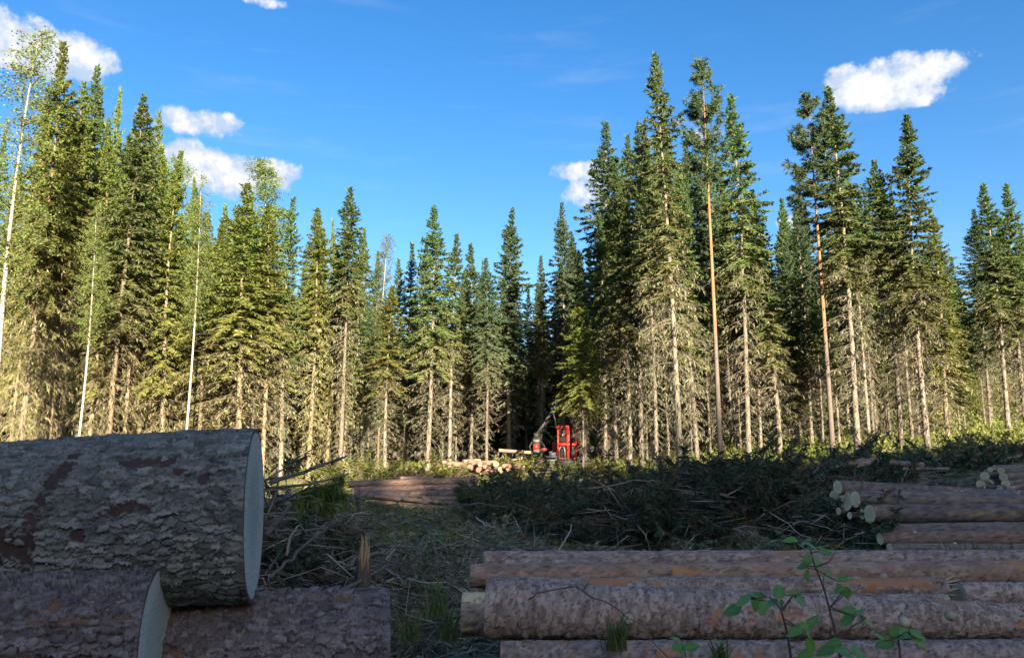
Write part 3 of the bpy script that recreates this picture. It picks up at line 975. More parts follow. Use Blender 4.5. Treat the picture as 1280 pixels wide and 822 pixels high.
def bark_mat(name, lo, hi, crack, inner, rough=0.9, moss=None):
    m, t, b = mat(name, rough, 0.15)
    tcn = t.n('ShaderNodeTexCoord')
    oi = t.n('ShaderNodeObjectInfo')
    n1 = t.noise(tcn.outputs['Object'], 70, 5, 0.7)
    n2 = t.noise(tcn.outputs['Object'], 4.5, 4, 0.6)
    pl = t.m('ADD', t.m('MULTIPLY', attr(t, 'plate'), 0.6), t.m('MULTIPLY', n1, 0.4))
    col = t.mix(pl, lo, hi)
    if moss is not None:
        col = t.mix(t.step(n2, 0.5, 0.68, 0, 0.7), col, moss)
    col = t.mix(attr(t, 'crack'), col, crack)
    inn = t.mix(n1, tuple(c * 0.7 for c in inner), tuple(min(1, c * 1.35) for c in inner))
    col = t.mix(attr(t, 'patch'), col, inn)
    hs = t.n('ShaderNodeHueSaturation', None, Color=col)
    n4 = t.noise(tcn.outputs['Object'], 11, 4, 0.7)
    t.set(hs.inputs['Value'], t.m('ADD', 0.5, t.m('ADD', t.m('MULTIPLY', oi.outputs['Random'], 0.3), t.m('MULTIPLY', n4, 0.75))))
    t.set(b.inputs['Base Color'], hs.outputs[0])
    bp = t.n('ShaderNodeBump', None, Strength=0.6, Distance=0.004, Height=n1)
    t.set(b.inputs['Normal'], bp.outputs[0])
    return m


def cut_mat(name, sap, heart, ring=0.22, freq=150.0):
    m, t, b = mat(name, 0.8, 0.2)
    tcn = t.n('ShaderNodeTexCoord')
    oi = t.n('ShaderNodeObjectInfo')
    n1 = t.noise(tcn.outputs['Object'], 6, 3)
    n2 = t.noise(t.scaled(tcn.outputs['Object'], (1, 1, 14)), 14, 4, 0.7)
    rad = attr(t, 'tint')
    rr = t.m('ADD', rad, t.m('MULTIPLY', n1, 0.06))
    wv = t.m('ADD', t.m('MULTIPLY', t.m('SINE', t.m('MULTIPLY', rr, freq)), 0.5), 0.5)
    col = t.mix(t.step(rr, 0.35, 0.75), heart, sap)
    col = t.mix(t.m('MULTIPLY', wv, ring), col, tuple(c * 0.5 for c in sap))
    col = t.mix(t.step(n2, 0.45, 0.7, 0, 0.55), col, tuple(c * 0.6 for c in heart))
    col = t.mix(t.step(rad, 0.945, 0.965), col, (0.10, 0.06, 0.04))
    hs = t.n('ShaderNodeHueSaturation', None, Color=col)
    t.set(hs.inputs['Value'], t.m('ADD', 0.85, t.m('MULTIPLY', oi.outputs['Random'], 0.3)))
    t.set(b.inputs['Base Color'], hs.outputs[0])
    bp = t.n('ShaderNodeBump', None, Strength=0.3, Distance=0.003, Height=n2)
    t.set(b.inputs['Normal'], bp.outputs[0])
    return m


M['bark_grey'] = bark_mat('scaly_grey_bark', (0.05, 0.046, 0.04), (0.32, 0.31, 0.27), (0.014, 0.010, 0.008), (0.072, 0.046, 0.039))
M['bark_purple'] = bark_mat('plated_brown_bark', (0.055, 0.042, 0.038), (0.30, 0.245, 0.225), (0.016, 0.010, 0.008), (0.2, 0.11, 0.075))
M['bark_pile'] = bark_mat('cracked_pile_bark', (0.10, 0.066, 0.048), (0.50, 0.365, 0.285), (0.02, 0.012, 0.009), (0.37, 0.17, 0.085))
M['bark_orange'] = bark_mat('thin_orange_bark', (0.17, 0.095, 0.06), (0.38, 0.25, 0.18), (0.06, 0.035, 0.025), (0.36, 0.17, 0.07))
M['bark_dark'] = bark_mat('dark_log_bark', (0.085, 0.064, 0.052), (0.26, 0.205, 0.17), (0.03, 0.022, 0.02), (0.33, 0.2, 0.11))
M['bark_red'] = bark_mat('reddish_log_bark', (0.15, 0.085, 0.06), (0.31, 0.2, 0.15), (0.04, 0.028, 0.024), (0.4, 0.25, 0.15))
M['bark_painted_sun'] = bark_mat('bark_with_painted_sunlight', (0.17, 0.11, 0.07), (0.38, 0.28, 0.19), (0.04, 0.025, 0.018), (0.50, 0.36, 0.19))  # pale inner tone stands in for sun on the upper side
M['cut_fresh'] = cut_mat('fresh_sawn_wood', (0.74, 0.56, 0.34), (0.66, 0.48, 0.27))
M['cut_grey'] = cut_mat('weathered_sawn_wood', (0.58, 0.53, 0.44), (0.46, 0.42, 0.35), 0.5, 150)
M['cut_pink'] = cut_mat('pinkish_sawn_wood', (0.322, 0.195, 0.122), (0.292, 0.166, 0.098))
M['bare_wood'] = simple('bare_split_wood', (0.5, 0.3, 0.14), 0.8, 0, 0.5)
M['stripped'] = simple('stripped_pale_wood', (0.52, 0.40, 0.25), 0.8, 0, 0.5)


def log_frame(p0, p1):
    x = (p1 - p0).normalized()
    up = Vector((0, 0, 1))
    y = up.cross(x).normalized()
    z = x.cross(y).normalized()
    return Matrix(((x.x, y.x, z.x, p0.x), (x.y, y.y, z.y, p0.y), (x.z, y.z, z.z, p0.z), (0, 0, 0, 1)))


def make_log(label, p0, p1, r0, r1, bark='bark_dark', cut='cut_fresh', nu=40, nv=28, cell=(0.05, 0.03), depth=0.004, seed=1, patch=0.35, group=None,
             wob=0.02, dense=None, both=True, oval=0.04, name='log', bend=0.0, knots=0, marks=()):
    p0, p1 = Vector(p0), Vector(p1)
    L = (p1 - p0).length
    root = thing(name, label, 'log', (0, 0, 0), group)
    root.matrix_world = log_frame(p0, p1)
    g = np.random.default_rng(seed)
    if dense is None:
        u = np.linspace(0, L, nu)
    else:        # finer rings along the part of the log one sees
        a, b, k = dense
        u = np.unique(np.concatenate([np.linspace(0, L, nu), np.linspace(a, b, k)]))
    th = np.unique(np.concatenate([np.linspace(R(20), R(275), int(nv * 0.84)), np.linspace(R(275), R(380), max(4, int(nv * 0.16)))]))[:-1]
    U, TH = np.meshgrid(u, th, indexing='ij')
    rad = r0 + (r1 - r0) * U / L
    rad = rad * (1 + oval * np.sin(2 * TH + seed)) + wob * rad * (vnoise(U * 2.2 + 10, np.sin(TH) * 1.2 + 5, seed, 3) - 0.5) * 4
    vv = TH * (r0 + r1) / 2
    uw = U + 0.9 * cell[0] * (vnoise(U / cell[0] * 0.9, vv / cell[1] * 0.9, seed + 5, 3) - 0.5) * 2
    vw = vv + 0.7 * cell[1] * (vnoise(U / cell[0] * 0.9 + 31, vv / cell[1] * 0.9 + 17, seed + 6, 3) - 0.5) * 2
    uw = uw + 0.45 * cell[0] * (vnoise(U / cell[0] * 3.1, vv / cell[1] * 3.1, seed + 15, 2) - 0.5) * 2
    vw = vw + 0.4 * cell[1] * (vnoise(U / cell[0] * 3.1 + 9, vv / cell[1] * 3.1 + 4, seed + 16, 2) - 0.5) * 2
    f1, f2, cr, oa, ob = worley(uw, vw, cell[0], cell[1], seed)
    g1, g2, cr2, oa2, ob2 = worley(uw, vw, cell[0] * 2.7, cell[1] * 2.4, seed + 40)
    edge_ = sstep(0.0, 0.10, f2 - f1)
    pn = vnoise(U * 2.6 + 3, vv * 7.0, seed + 21, 4)
    pm = sstep(1 - patch * 0.75, 1 - patch * 0.75 + 0.05, pn + 0.6 * (vnoise(U * 18, vv * 40, seed + 9, 4) - 0.5)) if patch > 0 else np.zeros(U.shape)
    plate = depth * (0.55 * cr + 1.7 * ob * (0.6 + 0.6 * cr) + 0.45 * oa) + depth * 0.8 * (0.5 * cr2 + 0.9 * ob2 * cr2 + 0.25 * sstep(0, 0.06, g2 - g1)) + depth * 0.5 * (vnoise(U * 90, vv * 90, seed + 3, 3) - 0.5)
    for (mu, mt, du, dt) in marks:
        q = ((U - mu) / du) ** 2 + ((np.degrees(TH) - mt) / dt) ** 2 + 2.2 * (vnoise(U * 30, vv * 45, seed + 77, 3) - 0.5) + 2.0 * (vnoise(U * 95, vv * 140, seed + 78, 2) - 0.5)
        pm = np.maximum(pm, 1 - sstep(0.75, 1.0, q))
    plate = plate * (1 - pm) - pm * depth * 0.55
    wend = np.exp(-np.minimum(u, L - u) / 0.010)[:, None]
    plate = plate * (1 - wend) + wend * (sum(np.roll(plate, k, axis=1) for k in range(-14, 15)) / 29)
    rad = rad + plate
    bx = bend * np.sin(U / L * math.pi)
    V = np.stack([U, np.cos(TH) * rad, np.sin(TH) * rad + bx], -1)
    nU, nT = U.shape
    i = np.arange(nU - 1)[:, None] * nT + np.arange(nT)[None]
    j = np.arange(nU - 1)[:, None] * nT + (np.arange(nT)[None] + 1) % nT
    Q = np.stack([i, i + nT, j + nT, j], -1).reshape(-1, 4)[:, ::-1]
    me = mesh_np('bark', V.reshape(-1, 3), Q, None, {'plate': cr.ravel(), 'crack': (np.maximum(0.45 * (1 - edge_), 0.8 * (1 - sstep(0, 0.07, g2 - g1))) * (1 - pm) * (0.9 if dense is not None else 0.9)).ravel(), 'patch': pm.ravel()}, dense is None)
    obj('bark', me, M[bark], root)
    for e in ((0, nU - 1) if both else (nU - 1,)):
        ring = V[e]
        c = ring.mean(0)
        mb = MB()
        n = len(ring)
        rows = [ring] + [c + (ring - c) * k for k in (0.955, 0.75, 0.5, 0.25)]
        VV = np.concatenate(rows + [c[None]])
        tint = np.concatenate([np.full(n, k) for k in (1.0, 0.955, 0.75, 0.5, 0.25)] + [[0.0]])
        VV[n:, 0] += g.normal(0, 0.00025, len(VV) - n) + (-0.001 if e == 0 else 0.001)
        qs = []
        a_ = np.arange(n)
        b_ = (a_ + 1) % n
        for k in range(4):
            qs.append(np.stack([a_ + k * n, b_ + k * n, b_ + (k + 1) * n, a_ + (k + 1) * n], 1))
        tri = np.stack([a_ + 4 * n, b_ + 4 * n, np.full(n, 5 * n)], 1)
        q = np.concatenate(qs)
        if e == 0:
            q, tri = q[:, ::-1], tri[:, ::-1]
        mb.add(VV, q, tri, tint)
        obj('cut_face', mb.mesh('cut_face', True), M[cut], root)
    for k in range(knots):
        uu, tt = g.uniform(0.08, 0.9) * L, R(g.uniform(70, 200))
        rr = r0 + (r1 - r0) * uu / L
        c = np.array([uu, math.cos(tt) * rr, math.sin(tt) * rr])
        nrm = np.array([0.25, math.cos(tt), math.sin(tt)])
        mb = MB()
        kr = g.uniform(0.012, 0.022)
        mb.tube([c - nrm * 0.01, c + nrm * 0.012, c + nrm * 0.02], [kr * 1.5, kr, kr * 0.85], 8)
        obj('knot', mb.mesh('knot'), M['stripped'], root)
    return root


def log_px(label, a, b, bark, cut='cut_fresh', **kw):
    """a, b: (px, top row, bottom row, depth) of the two ends"""
    pa, pb = P(a[0], (a[1] + a[2]) / 2, a[3]), P(b[0], (b[1] + b[2]) / 2, b[3])
    ra, rb = ((q[2] - q[1]) / 2 * q[3] / F for q in (a, b))
    return make_log(label, pa, pb, ra, rb, bark, cut, **kw)


# ---- the three big butts close by
A11 = R(11.5)
dirv = Vector((math.cos(A11), math.sin(A11), 0))
face = P(318, 641, 1.95)
big = make_log('huge grey scaly-barked log lying across the top of the close pile', face - dirv * 1.7 - Vector((0, 0, 0.055)), face, 0.15, 0.203, 'bark_grey', 'cut_grey', 60, 460,
               (0.024, 0.0135), 0.0036, 5, 0.25, None, 0.016, (1.02, 1.7, 420), True, 0.015,
               marks=[(1.49, 137, 0.075, 5), (1.33, 128, 0.018, 6), (1.315, 140, 0.014, 8), (1.295, 152, 0.016, 8), (1.28, 164, 0.014, 9), (1.265, 178, 0.016, 9), (1.26, 192, 0.02, 9),
                      (1.45, 170, 0.05, 4.5), (1.61, 152, 0.014, 4), (1.19, 190, 0.045, 13), (1.36, 186, 0.02, 5), (1.56, 146, 0.02, 3)])
face2 = P(194, 804, 1.75)
low = make_log('knotty brown-barked log with grey sawn end under the huge log', face2 - dirv * 1.3 - Vector((0, 0, 0.02)), face2, 0.15, 0.152, 'bark_purple', 'cut_grey', 40, 330,
               (0.026, 0.016), 0.006, 6, 0.25, None, 0.03, (0.88, 1.3, 300), True, 0.02,
               marks=[(0.985, 166, 0.07, 13), (1.1, 176, 0.12, 4), (1.18, 148, 0.1, 1.6), (0.95, 146, 0.06, 2), (1.0, 128, 0.02, 5), (1.13, 136, 0.015, 5)])
end3 = P(484, 812, 2.06)
low2 = make_log('dark plated log whose end juts out past the huge log', end3 - dirv * 1.5 + Vector((0, 0, 0.0)), end3, 0.158, 0.152, 'bark_purple', 'cut_grey', 40, 330,
                (0.024, 0.018), 0.0055, 8, 0.3, None, 0.025, (0.9, 1.5, 340), True, 0.02,
                marks=[(1.06, 118, 0.16, 5), (1.0, 170, 0.09, 10), (1.38, 110, 0.03, 6)])


def flakes(root, L0, L1, r0, r1, Ltot, n, size, seed, lift, mname):
    """loose bark scales: little curved plates with one edge lifted, joined into one part"""
    g = np.random.default_rng(seed)
    u = g.uniform(L0, L1, n)
    th = g.uniform(R(35), R(215), n)
    rr = r0 + (r1 - r0) * u / Ltot + 0.002
    k = 9
    ang = np.arange(k) * 2 * math.pi / k
    rad = g.uniform(0.4, 1.3, (n, k)) * size * g.uniform(0.6, 1.3, (n, 1))
    du = np.cos(ang)[None] * rad * 1.35
    dv = np.sin(ang)[None] * rad
    tilt = (-dv / size) * lift * g.uniform(0.2, 1.3, (n, 1)) + lift * 0.5
    def place(du, dv, h):
        t2 = th[:, None] + dv / rr[:, None]
        R2 = rr[:, None] + h
        return np.stack([u[:, None] + du, np.cos(t2) * R2, np.sin(t2) * R2], -1)
    top = place(du, dv, np.maximum(tilt, 0.001))
    bot = place(du * 0.9, dv * 0.9, np.full_like(tilt, -0.004))
    cen = place(np.zeros((n, 1)), np.zeros((n, 1)), np.full((n, 1), lift * 0.3))
    V = np.concatenate([top, bot, cen], 1)
    m = 2 * k + 1
    a = np.arange(k)
    b = (a + 1) % k
    base = np.arange(n)[:, None, None] * m
    T = (np.stack([a, b, np.full(k, 2 * k)], 1)[None] + base).reshape(-1, 3)
    Q = (np.stack([a, a + k, b + k, b], 1)[None] + base).reshape(-1, 4)
    cr = np.repeat(g.uniform(0, 1, n), m)
    me = mesh_np('bark_scales', V.reshape(-1, 3), Q, T, {'plate': cr, 'crack': cr * 0, 'patch': cr * 0})
    tag(obj('bark_scales', me, M[mname], root), None, None, None, 'stuff')


flakes(big, 0.95, 1.69, 0.15, 0.203, 1.7, 220, 0.008, 1, 0.004, 'bark_grey')
flakes(low, 0.85, 1.29, 0.15, 0.152, 1.3, 110, 0.009, 2, 0.005, 'bark_purple')
flakes(low2, 0.75, 1.49, 0.158, 0.152, 1.5, 130, 0.009, 3, 0.005, 'bark_purple')
# the oval branch scar on the knotty log
kb = MB()
kc, kth = 0.985, R(168)
for (ra, h, tnt) in ((0.030, 0.004, 0.0), (0.020, 0.010, 0.5)):
    n = 20
    an = np.arange(n) * 2 * math.pi / n
    pts = []
    for q, hh in ((1.0, 0.0), (0.92, h), (0.6, h * 1.1), (0.0, h * 0.9)):
        du, dv = np.cos(an) * ra * 1.7 * q, np.sin(an) * ra * 0.85 * q
        t2 = kth + dv / 0.15
        R2 = 0.157 + hh
        pts.append(np.stack([kc + du, np.cos(t2) * R2, np.sin(t2) * R2], -1))
    a = np.arange(n)
    b = (a + 1) % n
    kb.add(np.concatenate(pts), np.concatenate([np.stack([a + k * n, b + k * n, b + (k + 1) * n, a + (k + 1) * n], 1) for k in range(3)]), None, tnt)
obj('branch_scar', kb.mesh('branch_scar', True), M['stripped'], low)

# ---- the long pile on the right-hand side
PG = 'long logs of the low pile behind the green sapling'
kw = dict(nu=260, nv=56, depth=0.0038, group=PG, wob=0.009)
log_px('thin grey log lying along the back of the long pile', (605, 690, 710, 5.05), (1560, 688, 720, 5.4), 'bark_pile', 'cut_fresh', cell=(0.03, 0.028), seed=31, patch=0.3, **kw)
log_px('short stub of log tucked behind the orange-ended log', (632, 700, 713, 4.92), (764, 699, 713, 4.95), 'bark_pile', 'cut_fresh', cell=(0.03, 0.028), seed=32, patch=0.2, nu=60, nv=40, depth=0.004, group=PG)
log_px('smooth log with orange-tinged left end on the long pile', (588, 705, 733, 4.75), (1560, 700, 730, 4.95), 'bark_orange', 'cut_fresh', cell=(0.06, 0.04), seed=33, patch=0.46, **kw)
log_px('log with pale stripped streak and splintered broken end', (615, 722, 748, 4.55), (1180, 722, 746, 4.5), 'bark_pile', 'stripped', cell=(0.035, 0.03), seed=34, patch=0.46, knots=3, **kw)
log_px('dark log continuing beyond the splintered broken end', (1198, 730, 760, 4.52), (1560, 726, 756, 4.62), 'bark_pile', 'cut_fresh', cell=(0.03, 0.03), seed=35, patch=0.2, nu=160, nv=48, depth=0.004, group=PG)
log_px('half-hidden log ending behind the thick cracked log', (860, 746, 772, 4.32), (1184, 744, 766, 4.3), 'bark_pile', 'cut_fresh', cell=(0.025, 0.03), seed=36, patch=0.25, nu=120, nv=48, depth=0.004, group=PG)
log_px('thick log with finely cracked bark and orange flaked spots, largest of the long pile', (607, 729, 792, 3.95), (1560, 768, 797, 3.9), 'bark_pile', 'cut_fresh', cell=(0.017, 0.035), seed=37, patch=0.36, nu=420, nv=80, depth=0.004,
       group=PG, wob=0.008, knots=6)
log_px('log with pale yellowish painted-sunlight end jutting out at the end of the long pile', (578, 742, 790, 4.45), (1100, 745, 792, 4.4), 'bark_painted_sun', 'cut_fresh', cell=(0.03, 0.03), seed=38, patch=0.4, marks=[(0.03, 105, 0.16, 32)], nu=160, nv=56, depth=0.004, group=PG)  # the mark paints the end's sunlit top pale
log_px('dark log in the shadow below the thick cracked log', (625, 789, 818, 4.08), (1180, 791, 818, 4.05), 'bark_dark', 'cut_fresh', cell=(0.03, 0.03), seed=39, patch=0.2, nu=160, nv=48, depth=0.004, group=PG)
log_px('lowest rough log of the long pile, behind the sapling leaves', (626, 803, 850, 3.72), (1560, 801, 843, 3.7), 'bark_pile', 'cut_fresh', cell=(0.018, 0.025), seed=40, patch=0.34, **kw)
for k, (dx, y, z, r) in enumerate([(0.08, 4.75, 0.47, 0.14), (0.02, 4.1, 0.30, 0.12), (0.1, 4.45, 0.22, 0.12), (0.05, 3.85, 0.13, 0.12), (0.12, 4.85, 0.15, 0.13)]):
    make_log('log buried in the dark bottom layer of the long pile', (dx, y, z), (4.4, y + 0.05, z + 0.02), r, r * 0.9, 'bark_dark', 'cut_grey', 60, 28, (0.04, 0.03), 0.004, 60 + k, 0.2, 'bottom layer of the long pile')
# splintered end of the streaked log
sp = MB()
g = np.random.default_rng(5)
e = P(1180, 734, 4.5)
for k in range(16):
    o = np.array([e.x - 0.03, e.y, e.z]) + g.normal(0, 0.022, 3)
    sp.tube([o, o + np.array([g.uniform(0.03, 0.11), g.normal(0, 0.012), g.uniform(-0.01, 0.045)])], [0.012, 0.002], 5)
bpy.context.view_layer.update()
splinter = obj('splinters', sp.mesh('splinters'), M['stripped'])
for o in bpy.data.objects:
    if o.get('label', '').startswith('log with pale stripped streak'):
        splinter.parent = o
        splinter.matrix_parent_inverse = o.matrix_world.inverted()

# ---- stack at mid distance, sawn ends towards the viewer
RG = 'dark logs of the stack with pale sawn ends'
for k, (lab, a, b, bk) in enumerate([
    ('uppermost log of the pale-ended stack, thin and slanting down', (1047, 600, 617, 10.9), (1252, 612, 625, 11.6), 'bark_dark'),
    ('second log of the pale-ended stack with a rusty scrape', (1069, 613, 634, 10.6), (1480, 619, 642, 11.6), 'bark_dark'),
    ('thickest log of the pale-ended stack with an orange scar', (1087, 631, 653, 10.2), (1480, 629, 655, 11.3), 'bark_dark'),
    ('thin log just under the thickest of the pale-ended stack', (1092, 652, 663, 10.35), (1480, 646, 660, 11.3), 'bark_dark'),
    ('log with small round pale end below the thickest log', (1116, 655, 670, 10.0), (1480, 650, 668, 10.9), 'bark_dark'),
    ('reddish peeling log low in the pale-ended stack', (1100, 666, 680, 9.75), (1480, 658, 682, 10.5), 'bark_red'),
    ('lowest log of the pale-ended stack, in the green weeds', (1112, 679, 690, 9.5), (1480, 681, 693, 10.2), 'bark_dark'),
    ('log with pale end, farthest back in the end cluster', (1043, 612, 632, 11.1), (1380, 612, 630, 12.1), 'bark_dark'),
    ('log with cracked pale end at the middle of the end cluster', (1057, 613, 638, 10.85), (1380, 616, 636, 11.9), 'bark_dark'),
    ('small log showing a tiny pale disc under the end cluster', (1048, 634, 643, 10.9), (1300, 634, 643, 11.9), 'bark_dark'),
    ('second small log with tiny disc under the end cluster', (1062, 640, 648, 10.6), (1300, 640, 648, 11.7), 'bark_dark'),
    ('log whose split pale end sits against the thickest log', (1080, 635, 652, 10.45), (1380, 634, 650, 11.4), 'bark_dark'),
]):
    log_px(lab, a, b, bk, 'cut_fresh', nu=70, nv=30, cell=(0.06, 0.045), depth=0.005, seed=70 + k, patch=0.3, group=RG, wob=0.03, knots=2)

FG = 'small stack of logs near the frame edge'
for k, (px, py, r, D, lab) in enumerate([
    (1237.7, 586.5, 3.2, 16.0, 'smallest log on top of the far double stack'), (1230.6, 595, 5.6, 15.9, 'big upper log in the first column of the far double stack'),
    (1241, 594, 4.2, 16.1, 'small log wedged inside the first column of the far double stack'), (1226, 606, 6, 15.7, 'bottom outer log in the first column of the far double stack'),
    (1237, 605.5, 6.6, 15.8, 'bottom inner log in the first column of the far double stack'), (1251, 588, 4.2, 15.6, 'top log in the second column of the far double stack'),
    (1254.5, 596, 5.2, 15.5, 'middle log in the second column of the far double stack'), (1257, 605, 5.2, 15.4, 'lower log in the second column of the far double stack'),
    (1249, 610, 3.6, 15.3, 'bottom small log in the second column of the far double stack')]):
    p = P(px, py, D)
    q = p + Vector((3.2, 2.4, 0.05))
    make_log(lab, p, q, r * D / F, r * D / F * 0.85, 'bark_dark', 'cut_fresh', 20, 20, (0.1, 0.06), 0.004, 90 + k, 0.2, FG)
for k, (lab, a, b, bk) in enumerate([
    ('single log lying out past the far double stack', (1262, 607, 614, 15.0), (1310, 600, 608, 15.6), 'bark_red'),
    ('grey log slanting on the high slash heap', (1239, 576, 584, 21), (1279, 567, 574, 22.5), 'bark_dark'),
    ('pale log lying flat on the high slash heap', (1216, 573, 577, 21.5), (1252, 571, 575, 22), 'bark_red'),
    ('peeled pinkish log on the high slash heap', (1228, 567, 572, 22.5), (1257, 563, 568, 23), 'bark_red'),
    ('stubby root-ended log on the high slash heap', (1223, 564, 572, 22.4), (1240, 565, 571, 23.0), 'bark_red'),
    ('long low log in front of the high slash heap', (1243, 581, 586, 19.5), (1320, 579, 585, 20.5), 'bark_dark'),
    ('pale log leaning on the brush beyond the pale-ended stack', (1052, 579, 585, 15.5), (1100, 571, 577, 16.2), 'bark_red'),
    ('short peeled log beside the leaning pale log', (1072, 578, 584, 15.2), (1096, 575, 580, 15.4), 'bark_red'),
    ('grey log half buried in brush past the leaning pale log', (1113, 575, 581, 15.8), (1155, 578, 585, 15.6), 'bark_dark'),
    ('thin barkless pole lying in the brush', (1130, 584, 587, 15.3), (1186, 584, 587, 15.6), 'bark_red'),
]):
    log_px(lab, a, b, bk, 'cut_fresh', nu=24, nv=18, cell=(0.1, 0.06), depth=0.006, seed=110 + k, patch=0.5, group='loose logs on the brush', wob=0.04)

# ---- stack of red-brown logs in the middle distance
LG = 'red-brown logs stacked at the edge of the shade'
for k, (lab, a, b, bk) in enumerate([
    ('top log of the red-brown stack, ending in a dark sawn edge', (436, 601, 609, 21.6), (597, 596, 605, 22.0), 'bark_red'),
    ('second log of the red-brown stack with lighter left half', (443, 608.5, 615, 21.4), (595, 604.5, 611.5, 21.8), 'bark_red'),
    ('grey third log of the red-brown stack with an orange spot', (443, 614, 624, 21.2), (592, 612, 621, 21.6), 'bark_dark'),
    ('thin pole lying slantwise down the red-brown stack', (468, 618, 622.5, 20.8), (598, 629, 634, 20.7), 'bark_red'),
    ('short log at the lower far end of the red-brown stack', (528, 620, 627, 21.0), (594, 619.5, 628.5, 21.2), 'bark_red'),
    ('pale log low in the red-brown stack under the slanting pole', (472, 623.5, 630, 20.9), (534, 629, 635, 20.9), 'bark_red'),
    ('lowest log of the red-brown stack, half in brush', (488, 630, 636, 20.6), (596, 633, 639, 20.5), 'bark_red'),
    ('sunlit peeled pole lying behind the red-brown stack', (500, 595.5, 599, 24.5), (541, 595, 598.5, 25.0), 'bark_orange'),
]):
    log_px(lab, a, b, bk, 'cut_grey', nu=50, nv=22, cell=(0.12, 0.06), depth=0.006, seed=130 + k, patch=0.45, group=LG, wob=0.04)

# ---- sunlit billets near the harvester
g = np.random.default_rng(9)
BG = 'sunlit billets heaped at the forest edge'
for k, (px, py) in enumerate([(583, 581), (592, 578), (590, 584), (600, 580), (598, 587), (606, 583), (609, 589), (615, 585), (620, 580), (618, 590), (625, 586), (630, 582), (627, 591), (634, 587), (638, 583), (611, 578), (602, 590), (640, 589)]):
    D = 39 + g.normal(0, 0.5)
    p = P(px, py, D)
    q = p + Vector((g.uniform(-1.6, 0.9), g.uniform(0.6, 1.6), g.normal(0.03, 0.08)))
    make_log('short pinkish billet in the sunlit heap left of the harvester', p, q, g.uniform(0.09, 0.14), 0.09, 'bark_red', 'cut_pink', 10, 16, (0.2, 0.1), 0.004, 150 + k, 0.3, BG)
log_px('long pinkish log lying on top of the sunlit billets', (579, 574, 580, 40), (600, 573, 578, 40.5), 'bark_red', 'cut_pink', nu=14, nv=16, cell=(0.2, 0.1), depth=0.004, seed=171, patch=0.6)
log_px('pale peeled log lying level beside the harvester head', (624, 560.5, 565, 45), (673, 564, 568, 44.5), 'bark_red', 'cut_fresh', nu=24, nv=16, cell=(0.2, 0.1), depth=0.004, seed=172, patch=0.75)
log_px('pale log sloping down the sunlit slash heap', (634, 575.5, 579, 42), (661, 568.5, 572, 43), 'bark_red', 'cut_fresh', nu=20, nv=16, cell=(0.2, 0.1), depth=0.004, seed=173, patch=0.75)
#__BRUSH__
# ------------------------------------------------------------------ slash: heaps of cut boughs
def bough_field(mb, g, o, az, L, e0, per_m, tint, hang=0.9, w=0.02, size=0.8, twig=None):
    n = len(L)
    droop = 0.35 + g.normal(0, 0.12, n)
    tip = 0.18 + g.normal(0, 0.1, n)
    def f(s, idx):
        r = L[idx] * s * np.cos(e0[idx]) * (1 - 0.1 * s * s)
        z = L[idx] * (np.sin(e0[idx]) * s - droop[idx] * s ** 2 + tip[idx] * s ** 3)
        return o[idx] + np.stack([r * np.cos(az[idx]), r * np.sin(az[idx]), z], -1)
    limbs(twig if twig is not None else mb, f, n, L, 0.007 + 0.006 * L, 4, 0.1)
    sprays(mb, g, f, L, az, tint, per_m, size, hang, w, 0.15)


